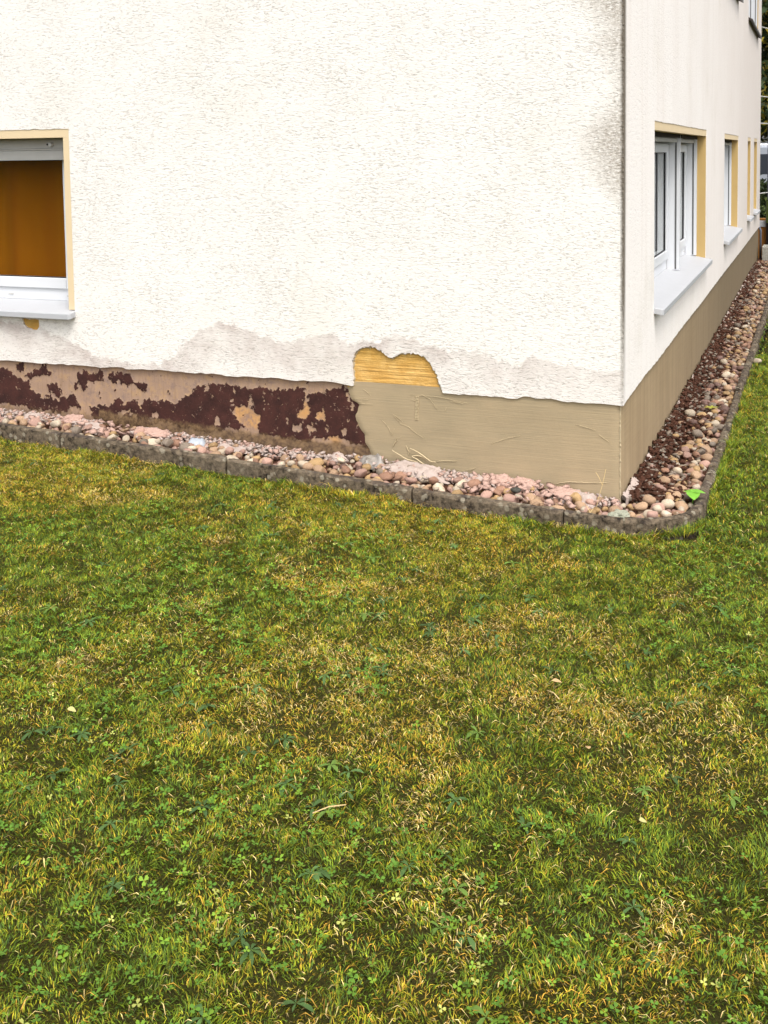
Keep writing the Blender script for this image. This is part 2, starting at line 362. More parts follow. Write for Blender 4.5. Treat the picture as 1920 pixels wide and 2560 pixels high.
def mk_insul():
    k = M('yellow_insulation', 0.95, 0.1)
    w = k.noise(1.0, 4, 0.65, k.mapping((3, 3, 105)), 0.12)
    n2 = k.noise(14, 4, 0.6)
    c = k.mix(w, (0.50, 0.265, 0.06), (0.66, 0.395, 0.125))
    top = k.ramp(k.sep()[2], [(0.08, 0.0), (0.17, 0.75)])
    c = k.mix(k.math('MULTIPLY', top, k.ramp(n2, [(0.3, 0.3), (0.6, 1)])), c, (0.42, 0.25, 0.045))
    c = k.mix(k.ramp(n2, [(0.42, 0), (0.68, 0.75)]), c, (0.70, 0.45, 0.165))
    c = k.mix(k.ramp(k.noise(30, 5, 0.7), [(0.58, 0), (0.72, 0.4)]), c, (0.38, 0.21, 0.05))
    k.color(c)
    k.bump(k.math('ADD', w, k.math('MULTIPLY', k.noise(70, 4, 0.7), 0.6)), 0.75, 0.010)
    return k.m
MAT['insulation'] = mk_insul()

def mk_mortar(side):
    k = M('side_mortar' if side else 'front_mortar', 0.85, 0.25)
    rid = k.noise(1.0, 3, 0.6, k.mapping((3, 3, 170) if not side else (3, 3, 120)), 0.3)
    cl = k.ramp(k.noise(1.9, 5, 0.65), [(0.3, 0.0), (0.7, 1.0)])
    c = k.mix(cl, (0.265, 0.218, 0.137), (0.36, 0.277, 0.172)) if not side else k.mix(cl, (0.33, 0.235, 0.135), (0.39, 0.285, 0.17))
    c = k.mix(k.ramp(rid, [(0.35, 0.0), (0.75, 0.35)]), c, (0.47, 0.355, 0.21))
    if side:
        run = k.noise(1.0, 4, 0.65, k.mapping((4, 13, 0.9)))
        c = k.mix(k.ramp(run, [(0.42, 0.0), (0.7, 0.42)]), c, (0.20, 0.14, 0.082))
        far = k.ramp(k.math('MULTIPLY', k.sep()[1], 0.1), [(0.0, 0.0), (0.55, 0.7)])  # plinth darkens towards the far end, tree shade put into the colour
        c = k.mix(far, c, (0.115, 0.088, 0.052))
    k.color(c)
    k.bump(k.math('ADD', k.math('MULTIPLY', rid, 0.8), k.math('MULTIPLY', k.noise(45, 4, 0.6), 0.5)), 0.5, 0.003)
    return k.m
MAT['mortar'] = mk_mortar(False)
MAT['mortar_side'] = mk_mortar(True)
MAT['bead'] = simple('pale_mortar', (0.42, 0.34, 0.22), 0.9, 0.2, 0.2, 60, 0.6, 200)

def mk_old_plinth():
    k = M('peeling_plinth', 0.85, 0.25)
    p = k.attr('paint')
    n = k.noise(90, 5, 0.7)
    n2 = k.noise(38, 6, 0.7)
    pe = k.math('ADD', p, k.math('MULTIPLY', k.math('SUBTRACT', n, 0.5), 2.4))
    isl = k.math('MULTIPLY', k.ramp(k.noise(52, 5, 0.7), [(0.60, 0.0), (0.66, 0.9)]), k.ramp(k.noise(6, 2, 0.5), [(0.42, 0.0), (0.55, 1.0)]))
    pe = k.math('ADD', pe, isl)
    chips = k.ramp(n2, [(0.33, 1.3), (0.39, 0.0)])
    chips = k.math('MULTIPLY', chips, 0.9)
    pm = k.ramp(k.math('SUBTRACT', pe, chips), [(0.46, 0.0), (0.54, 1.0)])
    bare = k.mix(k.noise(9, 5, 0.65), (0.26, 0.165, 0.118), (0.40, 0.275, 0.185))
    bare = k.mix(k.ramp(k.noise(30, 4, 0.6), [(0.5, 0), (0.72, 0.5)]), bare, (0.47, 0.29, 0.12))
    bare = k.mix(k.math('MULTIPLY', k.attr('ochre'), k.ramp(k.noise(26, 5, 0.7), [(0.35, 1.0), (0.75, 0.5)])), bare, (0.50, 0.27, 0.10))
    bare = k.mix(k.ramp(k.noise(18, 6, 0.75), [(0.5, 0), (0.64, 0.8)]), bare, (0.22, 0.15, 0.125))
    run = k.noise(1.0, 4, 0.6, k.mapping((55, 55, 6)))
    bare = k.mix(k.ramp(run, [(0.52, 0), (0.72, 0.6)]), bare, (0.22, 0.14, 0.085))
    paint = k.mix(k.ramp(k.noise(11, 5, 0.7), [(0.35, 0), (0.65, 1)]), (0.030, 0.011, 0.009), (0.062, 0.021, 0.016))
    paint = k.mix(k.ramp(k.noise(70, 4, 0.7), [(0.58, 0), (0.72, 0.4)]), paint, (0.16, 0.085, 0.06))
    c = k.mix(pm, bare, paint)
    d = k.math('ADD', k.attr('damp'), k.math('MULTIPLY', k.math('SUBTRACT', k.noise(28, 4, 0.6), 0.5), 0.7))
    st_ = k.mix(k.ramp(k.noise(33, 5, 0.7), [(0.38, 0.0), (0.62, 1.0)]), (0.055, 0.030, 0.016), (0.215, 0.135, 0.066))
    c = k.mix(k.ramp(d, [(0.35, 0.0), (0.6, 0.85)]), c, st_)
    k.color(c)
    k.bump(k.math('ADD', pm, k.math('MULTIPLY', n, 0.5)), 0.7, 0.003)
    return k.m
MAT['old_plinth'] = mk_old_plinth()

def mk_glass():
    k = M('window_glass')
    k.nt.nodes.remove(k.b)
    t = k.n('ShaderNodeBsdfTransparent'); t.inputs[0].default_value = (0.93, 0.94, 0.93, 1)
    g = k.n('ShaderNodeBsdfGlossy'); g.inputs['Roughness'].default_value = 0.02
    f = k.n('ShaderNodeFresnel'); f.inputs[0].default_value = 1.4
    mx = k.n('ShaderNodeMixShader')
    geo = k.n('ShaderNodeNewGeometry')               # only the outer face of the pane mirrors
    fac = k.math('MULTIPLY', f.outputs[0], k.math('SUBTRACT', 1.0, geo.outputs['Backfacing']))
    k.l(fac, mx.inputs[0]); k.l(t.outputs[0], mx.inputs[1]); k.l(g.outputs[0], mx.inputs[2])
    k.l(mx.outputs[0], k.nt.nodes['Material Output'].inputs[0])
    return k.m
MAT['glass'] = mk_glass()
def mk_curtain(name, a, b, sc):
    k = M(name, 0.9, 0.1)
    k.color(k.mix(k.noise(1.0, 2, 0.5, k.mapping((sc, sc, 0.25))), a, b))
    return k.m
MAT['amber'] = mk_curtain('amber_curtain', (0.235, 0.060, 0.002), (0.30, 0.115, 0.003), 7)
MAT['net'] = mk_curtain('net_curtain', (0.30, 0.31, 0.33), (0.44, 0.45, 0.48), 25)

def mk_kerb():
    k = M('weathered_concrete', 0.95, 0.15)
    n = k.noise(34, 6, 0.72)
    c = k.mix(k.ramp(n, [(0.38, 0), (0.60, 1)]), (0.016, 0.012, 0.009), (0.155, 0.118, 0.080))
    c = k.mix(k.ramp(k.noise(5, 4, 0.7), [(0.45, 0.0), (0.7, 0.6)]), c, (0.21, 0.165, 0.115))
    vz = k.n('ShaderNodeTexVoronoi'); vz.inputs['Scale'].default_value = 26
    k.l(k.mapping((1, 1, 1)), vz.inputs['Vector'])
    sp = k.ramp(k.math('ADD', vz.outputs['Distance'], k.math('MULTIPLY', k.noise(60, 3), 0.4)), [(0.44, 0.9), (0.54, 0.0)])
    sp = k.math('MULTIPLY', sp, k.ramp(k.noise(7, 2), [(0.42, 0.0), (0.54, 1.0)]))
    c = k.mix(sp, c, (0.27, 0.235, 0.175))
    geo = k.n('ShaderNodeNewGeometry')
    upz = k.sep(geo.outputs['Normal'])[2]
    lich = k.math('MULTIPLY', k.ramp(k.noise(11, 5, 0.7), [(0.48, 0), (0.62, 1)]), k.ramp(upz, [(0.5, 0.0), (0.9, 0.8)]))
    c = k.mix(lich, c, (0.055, 0.042, 0.038))
    k.color(c)
    k.bump(n, 0.9, 0.012)
    return k.m
MAT['kerb'] = mk_kerb()

def mk_soil(name, a, b):
    k = M(name, 1.0, 0.1)
    n = k.noise(40, 6, 0.75)
    k.color(k.mix(n, a, b))
    k.bump(n, 1.0, 0.02)
    return k.m
MAT['bed_soil'] = mk_soil('bed_soil', (0.022, 0.009, 0.006), (0.155, 0.070, 0.044))

def mk_lawn():
    k = M('lawn_soil', 1.0, 0.1)
    n = k.ramp(k.noise(150, 6, 0.8), [(0.35, 0.0), (0.7, 1.0)])
    p = k.noise(2.2, 4, 0.6)
    a = k.mix(n, (0.035, 0.028, 0.009), (0.20, 0.155, 0.038))
    b = k.mix(n, (0.028, 0.034, 0.008), (0.145, 0.155, 0.028))
    k.color(k.mix(p, a, b))
    k.bump(n, 1.0, 0.03)
    return k.m
MAT['lawn'] = mk_lawn()

def mk_leafy(name, attr='col', trans=0.3, rough=0.6, spec=0.15):
    k = M(name, rough, spec)
    c = k.attr(attr, 'Color')
    k.color(c)
    t = k.n('ShaderNodeBsdfTranslucent')
    k.l(c, t.inputs[0])
    mx = k.n('ShaderNodeMixShader'); mx.inputs[0].default_value = trans
    k.l(k.b.outputs[0], mx.inputs[1]); k.l(t.outputs[0], mx.inputs[2])
    k.l(mx.outputs[0], k.nt.nodes['Material Output'].inputs[0])
    return k.m
MAT['grass'] = mk_leafy('grass_blades', 'col', 0.25, 0.5, 0.18)
MAT['weed'] = mk_leafy('weed_leaves', 'col', 0.25, 0.5)
MAT['leaves'] = mk_leafy('tree_leaves', 'col', 0.2, 0.45)

def flat_leaf(name, c):
    k = M(name, 0.5, 0.25)
    cc = k.mix(k.noise(60, 3), tuple(x * 0.8 for x in c), tuple(min(1, x * 1.15) for x in c))
    k.color(cc)
    t = k.n('ShaderNodeBsdfTranslucent'); k.l(cc, t.inputs[0])
    mx = k.n('ShaderNodeMixShader'); mx.inputs[0].default_value = 0.25
    k.l(k.b.outputs[0], mx.inputs[1]); k.l(t.outputs[0], mx.inputs[2])
    k.l(mx.outputs[0], k.nt.nodes['Material Output'].inputs[0])
    return k.m

STONES = {'tan': (0.45, 0.29, 0.175), 'pinkish': (0.46, 0.28, 0.215), 'rust brown': (0.33, 0.18, 0.115), 'cream': (0.60, 0.49, 0.36),
          'grey brown': (0.23, 0.18, 0.135), 'ochre': (0.45, 0.285, 0.13), 'mauve brown': (0.20, 0.115, 0.09)}
def mk_stone(name, c):
    k = M('stone_' + name.replace(' ', '_'), 0.7, 0.3)
    oi = k.n('ShaderNodeObjectInfo')
    r = oi.outputs['Random']
    n = k.noise(24, 5, 0.65)
    col = k.mix(k.ramp(n, [(0.3, 0), (0.7, 1)]), tuple(x * 0.50 for x in c), tuple(min(1, x * 0.98) for x in c))
    v = k.noise(60, 4, 0.7)
    col = k.mix(k.ramp(v, [(0.56, 0), (0.72, 0.5)]), col, tuple(min(1, 0.24 + x * 0.5) for x in c))
    hsv = k.n('ShaderNodeHueSaturation')
    k.l(col, hsv.inputs['Color'])
    k.l(k.math('ADD', k.math('MULTIPLY', r, 0.5), 0.75), hsv.inputs['Value'])
    k.color(hsv.outputs[0])
    k.bump(n, 0.35, 0.01)
    return k.m
for s_, c_ in STONES.items():
    MAT['stone_' + s_] = mk_stone(s_, c_)
MAT['stone_dark'] = mk_stone('dark grey', (0.06, 0.058, 0.045))
MAT['lump'] = simple('grey_green_mortar', (0.27, 0.27, 0.205), 0.95, 0.1, 0.4, 40, 0.8, 60)
MAT['fleece'] = simple('dirty_white_fleece', (0.38, 0.305, 0.265), 0.8, 0.25, 0.3, 24, 0.3, 100)
MAT['fleece_pink'] = simple('pinkish_render_rubble', (0.40, 0.265, 0.215), 0.95, 0.1, 0.22, 26, 0.7, 110)
MAT['foil'] = simple('grey_foil', (0.24, 0.215, 0.19), 0.35, 0.5, 0.5, 30, 0.4, 60)
MAT['bluebag'] = simple('pale_blue_plastic', (0.32, 0.345, 0.38), 0.4, 0.4, 0.2, 40, 0.2, 60)
MAT['strand'] = simple('mortar_coated_fibre', (0.50, 0.40, 0.25), 0.9, 0.2, 0.15, 60, 0.3, 200)
MAT['straw'] = simple('dry_straw', (0.55, 0.40, 0.19), 0.8, 0.2, 0.2, 50, 0.0)
MAT['granite'] = simple('mossy_concrete', (0.30, 0.29, 0.25), 0.95, 0.15, 0.75, 38, 0.8, 70)
MAT['pole'] = simple('grey_metal', (0.085, 0.095, 0.125), 0.5, 0.4, 0.08, 8, 0.05)
MAT['green'] = simple('olive_green_paint', (0.085, 0.115, 0.018), 0.6, 0.3, 0.12, 8, 0.1)
MAT['dark'] = simple('dark_base_and_shade', (0.02, 0.014, 0.012), 0.7, 0.2, 0.1, 8, 0.1)
MAT['timber'] = simple('orange_brown_timber', (0.24, 0.10, 0.02), 0.8, 0.2, 0.3, 18, 0.3)
MAT['van'] = simple('grey_white_van_paint', (0.30, 0.32, 0.36), 0.3, 0.5, 0.03, 3, 0.0)
MAT['van_roof'] = simple('white_van_roof', (0.8, 0.8, 0.82), 0.3, 0.5, 0.02, 3, 0.0)
MAT['tyre'] = simple('black_tyre', (0.02, 0.02, 0.02), 0.8, 0.2, 0.1, 10, 0.0)
MAT['van_glass'] = simple('dark_van_glass', (0.03, 0.035, 0.045), 0.1, 0.6, 0.05, 3, 0.0)
MAT['bark'] = simple('dark_bark', (0.06, 0.045, 0.03), 0.95, 0.1, 0.4, 14, 0.8, 40)

# ------------------------------------------------------------------ ground levels (metres; z = 0 is the lower edge of the plaster)
def lawn_z(x, y):
    x = np.asarray(x, float); y = np.asarray(y, float)
    xc = np.clip(x, -7, 6)
    z = np.where(xc < 0, -0.49 - 0.043 * xc, -0.49 - 0.015 * xc)
    z = z - 0.004 * np.clip(y, 0, 12)
    return z + 0.022 * (fbm(x, y, 1.6, 5, 2) - 0.5) + 0.012 * (vnoise(x, y, 6.0, 9) - 0.5)

def kerb_z(x, y):
    x = np.asarray(x, float); y = np.asarray(y, float)
    f = -0.422 - 0.0445 * np.clip(x, -8, 0)
    s = -0.432 - 0.026 * np.clip(y, 0, 1) - 0.0015 * np.clip(y, 0, 12)
    t = np.clip((x - 0.1) / 0.25, 0, 1)
    return f * (1 - t) + s * t

FB = [(-6, -0.19), (-3.6, -0.291), (-3.1, -0.297), (-2.8, -0.31), (-2.54, -0.322), (-1.92, -0.354), (-1.62, -0.366), (-1.27, -0.362),
      (-1.13, -0.37), (-0.74, -0.398), (-0.5, -0.398), (-0.32, -0.41), (-0.13, -0.437), (0, -0.447)]
SB = [(0, -0.447), (0.5, -0.485), (1.5, -0.492), (2.5, -0.492), (4, -0.50), (6, -0.47), (9, -0.47), (12, -0.47)]
def bed_z(x, y):
    """soil level inside the kerb"""
    x = np.asarray(x, float); y = np.asarray(y, float)
    zf = np.interp(x, [p[0] for p in FB], [p[1] for p in FB])
    zs = np.interp(y, [p[0] for p in SB], [p[1] for p in SB])
    t = np.clip(x / 0.12, 0, 1)
    zw = zf * (1 - t) + zs * t
    dk = np.where(x > 0, np.where(y > 0, x, np.hypot(x, y)), -y)     # distance from the wall
    k = np.clip(dk / 0.29, 0, 1)
    return zw * (1 - k) + (kerb_z(x, y) - 0.022) * k - 0.022

# ------------------------------------------------------------------ lawn ground sheet
def make_lawn():
    us = np.concatenate([[-900, -200, -60, -25, -12], np.arange(-7, 4.01, 0.1), [6, 10, 20, 60, 200, 900]])
    vs = np.concatenate([[-900, -200, -60, -20, -9], np.arange(-6, 13, 0.1), [14, 17, 22, 30, 60, 200, 900]])
    def fn(u, v):
        z = lawn_z(u, v)
        # under the house and its gravel strip the sheet drops out of sight
        ins = (u < 0.33) & (v > -0.30) & (v < 12.15) & (u > -9.3)
        z = np.where(ins, z - 0.5, z)
        return np.stack([u, v, z], 1)
    me = grid_mesh('lawn', us, vs, fn)
    o = obj_me('lawn', me, MAT['lawn'], smooth=True)
    tag(o, kind='structure')
make_lawn()

# soil of the gravel strip
def make_bed():
    us = np.arange(-6.6, 0.0, 0.05); vs = np.linspace(-0.315, 0.03, 9)
    bm = bmesh.new()
    def patch(us, vs):
        g = [[bm.verts.new((u, v, float(bed_z(u, v)) + 0.012 * (mnoise.noise((u * 14, v * 14, 3))))) for u in us] for v in vs]
        for i in range(len(vs) - 1):
            for j in range(len(us) - 1):
                bm.faces.new((g[i][j], g[i][j + 1], g[i + 1][j + 1], g[i + 1][j]))
    patch(np.append(us, 0.0), vs)
    patch(np.linspace(0.0, 0.34, 10), np.concatenate([np.linspace(-0.315, 0.03, 9), np.arange(0.1, 12.4, 0.08)]))
    bmesh.ops.remove_doubles(bm, verts=bm.verts, dist=0.0005)
    # keep it inside the rounded kerb
    for v in bm.verts:
        x, y = v.co.x, v.co.y
        if x > 0 and y < 0.03:
            d = math.hypot(x, y - 0.03)
            if d > 0.335:
                v.co.x *= 0.335 / d; v.co.y = 0.03 + (y - 0.03) * 0.335 / d
    o = obj_bm('soil', bm, MAT['bed_soil'], smooth=True)
    tag(o, kind='structure')
make_bed()

# ------------------------------------------------------------------ house
house = empty('house', (0, 0, 0))
tag(house, 'two storey rendered house with stained cream walls, peeling plinth and white windows', 'house')

def wall_mesh(outer, holes, to3, depth, strip_outer):
    """flat wall with ragged outline and openings; edges returned inwards by depth"""
    bm = bmesh.new()
    loops = [outer] + holes
    edges = []
    for lp in loops:
        vs = [bm.verts.new(to3(u, z, 0)) for u, z in lp]
        for i in range(len(vs)):
            edges.append(bm.edges.new((vs[i], vs[(i + 1) % len(vs)])))
    bmesh.ops.triangle_fill(bm, use_beauty=True, use_dissolve=False, edges=edges)
    for k, lp in enumerate(loops):
        for i in range(len(lp)):
            a, b = lp[i], lp[(i + 1) % len(lp)]
            if k == 0 and not strip_outer(a, b): continue
            q = [bm.verts.new(to3(a[0], a[1], 0)), bm.verts.new(to3(b[0], b[1], 0)), bm.verts.new(to3(b[0], b[1], depth)), bm.verts.new(to3(a[0], a[1], depth))]
            bm.faces.new(q)
    bmesh.ops.remove_doubles(bm, verts=bm.verts, dist=0.00005)
    bmesh.ops.recalc_face_normals(bm, faces=bm.faces)
    return bm

def rag(pts, amp, step, seed):
    """subdivide a polyline and roughen it"""
    r = random.Random(seed)
    res = []
    for (a, b) in zip(pts[:-1], pts[1:]):
        n = max(1, int(math.hypot(b[0] - a[0], b[1] - a[1]) / step))
        for i in range(n):
            t = i / n
            j = 0 if i == 0 else 1
            res.append((a[0] + (b[0] - a[0]) * t + r.uniform(-amp, amp) * j * 0.6, a[1] + (b[1] - a[1]) * t + r.uniform(-amp, amp) * j))
    res.append(pts[-1])
    return res

H_TOP = 5.3
X_LEFT = -9.0
Y_END = 12.09
e1 = sorted([p for p in EDGE if p[0] < -1.36])
edge_left = [(X_LEFT, 0.0), (-6.0, 0.002), (-4.6, -0.002)] + e1[:-1] + [(-1.36, 0.0)]
patch = rag(PATCH, 0.006, 0.007, 3)
e2 = [p for p in EDGE2 if p[0] > -0.86]
e2.sort()
edge_right = [p for p in e2 if p[0] < -0.012]
bottom = rag(edge_left, 0.0035, 0.03, 4)[:-1] + [(-1.352, -0.004)] + patch + [(-0.868, -0.006)] + rag(edge_right, 0.0045, 0.022, 5) + [(0.0, -0.006)]
outer = bottom + [(0.0, H_TOP), (X_LEFT, H_TOP)]
FW = dict(u0=-4.75, u1=-3.03, z0=0.30, z1=1.316)
def ragrect(u0, u1, z0, z1, seed, amp=0.0025):
    return [(u0, z0), (u1, z0)] + [(u1, z1)] + rag([(u1, z1), (u0, z1)], amp, 0.03, seed)[1:-1] + [(u0, z1)]
FU = dict(u0=-4.75, u1=-3.03, z0=2.75, z1=3.85)
chip = rag(CHIP + [CHIP[0]], 0.003, 0.012, 8)[:-1]
bm = wall_mesh(outer, [ragrect(FW['u0'], FW['u1'], FW['z0'], FW['z1'], 1), ragrect(FU['u0'], FU['u1'], FU['z0'], FU['z1'], 2), chip],
               lambda u, z, d: (u, d, z), 0.016, lambda a, b: max(a[1], b[1]) < 0.3)
wf = obj_bm('wall', bm, MAT['plaster_front'], house)
wf['label'] = 'cream scratch rendered front wall with damp tide marks and a dark algae stain at its corner'

SIDE = [dict(u0=0.972, u1=3.80, z0=0.305, z1=1.314), dict(u0=5.51, u1=7.36, z0=0.305, z1=1.312),
        dict(u0=9.02, u1=9.66, z0=0.305, z1=1.316), dict(u0=10.43, u1=11.22, z0=0.305, z1=1.318)]
UP = [dict(u0=8.93, u1=11.2, z0=2.80, z1=3.9), dict(u0=5.0, u1=7.2, z0=2.80, z1=3.9), dict(u0=0.97, u1=3.8, z0=2.80, z1=3.9)]
sb = rag([(0.0, -0.006), (0.15, -0.003), (0.6, 0.004), (1.2, -0.004), (2.2, 0.003), (3.4, -0.003), (5.5, 0.003), (8, -0.003), (10, 0.003), (Y_END, 0.0)], 0.0035, 0.035, 6)
bm = wall_mesh(sb + [(Y_END, H_TOP), (0.0, H_TOP)],
               [ragrect(w['u0'], w['u1'], w['z0'], w['z1'], 20 + i) for i, w in enumerate(SIDE + UP)],
               lambda u, z, d: (-d, u, z), 0.016, lambda a, b: max(a[1], b[1]) < 0.1)
ws = obj_bm('wall', bm, MAT['plaster_side'], house)
ws['label'] = 'cream rendered side wall running back with a row of windows'
for args in ((X_LEFT, -0.3, Y_END - 0.25, Y_END, -0.5, H_TOP), (X_LEFT, X_LEFT + 0.25, 0.3, Y_END - 0.26, -0.5, H_TOP)):
    boxes('wall', [args], MAT['plaster_side'], house)
# end return of the side wall
boxes('wall', [(-0.29, -0.003, Y_END - 0.25, Y_END + 0.002, -0.006, H_TOP)], MAT['plaster_side'], house)
# backing masonry behind the thin render, leaving the openings free
def backing(u0, u1, wins, z0, z1, side):
    cuts = sorted(wins, key=lambda w: w['u0'])
    res = []
    u = u0
    for w in cuts:
        res.append((u, w['u0'] - 0.025, z0, z1)); res.append((w['u0'] - 0.025, w['u1'] + 0.025, z0, w['z0'] - 0.06)); res.append((w['u0'] - 0.025, w['u1'] + 0.025, w['z1'] + 0.03, z1))
        u = w['u1'] + 0.025
    res.append((u, u1, z0, z1))
    return [(a, b, 0.03, 0.28, c, d) if not side else (-0.28, -0.03, a, b, c, d) for a, b, c, d in res]
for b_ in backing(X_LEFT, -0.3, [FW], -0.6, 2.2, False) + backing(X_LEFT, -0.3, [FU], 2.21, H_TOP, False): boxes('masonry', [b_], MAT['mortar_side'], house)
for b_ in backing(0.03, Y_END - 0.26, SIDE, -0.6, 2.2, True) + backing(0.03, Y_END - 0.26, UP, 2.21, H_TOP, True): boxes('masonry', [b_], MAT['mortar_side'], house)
boxes('roof', [(X_LEFT - 0.4, 0.4, -0.4, Y_END + 0.4, H_TOP + 0.004, H_TOP + 0.25)], MAT['roof'], house)

bm = bmesh.new()
zz = [0.0]
while zz[-1] < H_TOP - 0.02: zz.append(zz[-1] + random.uniform(0.006, 0.014) * (1 if zz[-1] < 2.2 else 6))
tube(bm, [(-0.0025 + random.uniform(-0.0015, 0.0015), 0.0025 + random.uniform(-0.0015, 0.0015), z) for z in zz], [random.uniform(0.0026, 0.0056) for _ in zz], 7)
obj_bm('plaster_corner', bm, MAT['plaster_front'], house, smooth=False)
# exposed yellow board in the broken patch, and behind the chip below the sill
def insul(x0, x1, z0, z1, seed):
    us = np.linspace(x0, x1, 70); vs = np.linspace(z0, z1, 60)
    def fn(u, v):
        n = fbm(u * 0.5, v * 11, 9.0, seed, 3) - 0.5
        return np.stack([u, 0.0115 + n * 0.006, v], 1)
    me = grid_mesh('insulation', us, vs, fn)
    o = obj_me('insulation', me, MAT['insulation'], house, smooth=True)
    o['label'] = 'yellow insulation board laid bare by broken plaster'
insul(-1.38, -0.85, -0.012, 0.225, 3)
insul(-3.42, -3.25, 0.17, 0.262, 4)

# crumbling under-layer left standing round the broken edge
bm = bmesh.new()
cxp, czp = -1.11, 0.05
prevv = None
for (px_, pz_) in patch:
    dv = Vector((cxp - px_, czp - pz_)).normalized()
    q_ = 0.0015 + 0.0085 * max(0.0, mnoise.noise((px_ * 40, pz_ * 40, 2)) + 0.35) + random.uniform(0, 0.0025)
    a_ = bm.verts.new((px_ - dv.x * 0.004, 0.0095, pz_ - dv.y * 0.004)); b_ = bm.verts.new((px_ + dv.x * q_, 0.0075, pz_ + dv.y * q_)); c_ = bm.verts.new((px_ + dv.x * (q_ + 0.002), 0.0125, pz_ + dv.y * (q_ + 0.002)))
    if prevv:
        bm.faces.new((prevv[0], a_, b_, prevv[1])); bm.faces.new((prevv[1], b_, c_, prevv[2]))
    prevv = (a_, b_, c_)
obj_bm('broken_edge', bm, MAT['bead'], house)
# ---- plinth, old part with peeling brown coating
def old_plinth():
    us = np.arange(-4.7, -1.22, 0.0045)
    vs = np.arange(-0.46, 0.022, 0.0045)
    U, V = np.meshgrid(us, vs)
    u = U.ravel(); v = V.ravel()
    xm = np.where(u < -3.56, -7.12 - u, u)
    jx = xm + 0.014 * (fbm(u + 0.37 * v, v - 0.41 * u, 42, 31, 4) - 0.5) + 0.030 * (fbm(u - 0.6 * v, v + 0.5 * u, 95, 41, 2) - 0.5)
    jz = v + 0.014 * (fbm(u - 0.33 * v, v + 0.45 * u, 42, 77, 4) - 0.5) + 0.040 * (fbm(u * 1.3, v * 0.5, 85, 57, 2) - 0.5)
    p = np.zeros(u.shape, bool)
    for poly in PAINT: p |= inside(jx, jz, poly)
    h = np.zeros(u.shape, bool)
    for poly in BARE: h |= inside(jx, jz, poly)
    def blur(a, it=3):
        a = a.reshape(U.shape).astype(float)
        for _ in range(it):
            for ax in (0, 1):
                a = (np.roll(a, 1, ax) + a + np.roll(a, -1, ax)) / 3
        return a.ravel()
    oc = np.zeros(u.shape, bool)
    for poly in BARE[1:4] + [BARE[7]]: oc |= inside(jx, jz, poly)
    pf = blur(p & ~h, 1)
    oc = blur(oc)
    far = u < -3.9
    base = np.interp(u, [q[0] for q in FB], [q[1] for q in FB])
    damp = np.clip(1.2 - (v - base) / 0.08, 0, 1) * np.where(u > -2.9, 1, 0.45)
    def fn(uu, vv):
        y = 0.0185 - 0.0028 * pf + 0.004 * (fbm(uu, vv, 12, 3, 2) - 0.5)
        return np.stack([uu, y, vv], 1)
    me = grid_mesh('plinth', us, vs, fn)
    add_attr(me, 'paint', pf); add_attr(me, 'ochre', oc.astype(float)); add_attr(me, 'damp', damp)
    o = obj_me('plinth', me, MAT['old_plinth'], house, smooth=True)
    o['label'] = 'old plinth with dark brown coating peeling off in flakes'
    return o
old_plinth()
boxes('plinth', [(X_LEFT, -4.702, 0.0185, 0.029, -0.5, 0.02)], MAT['old_plinth'], house)

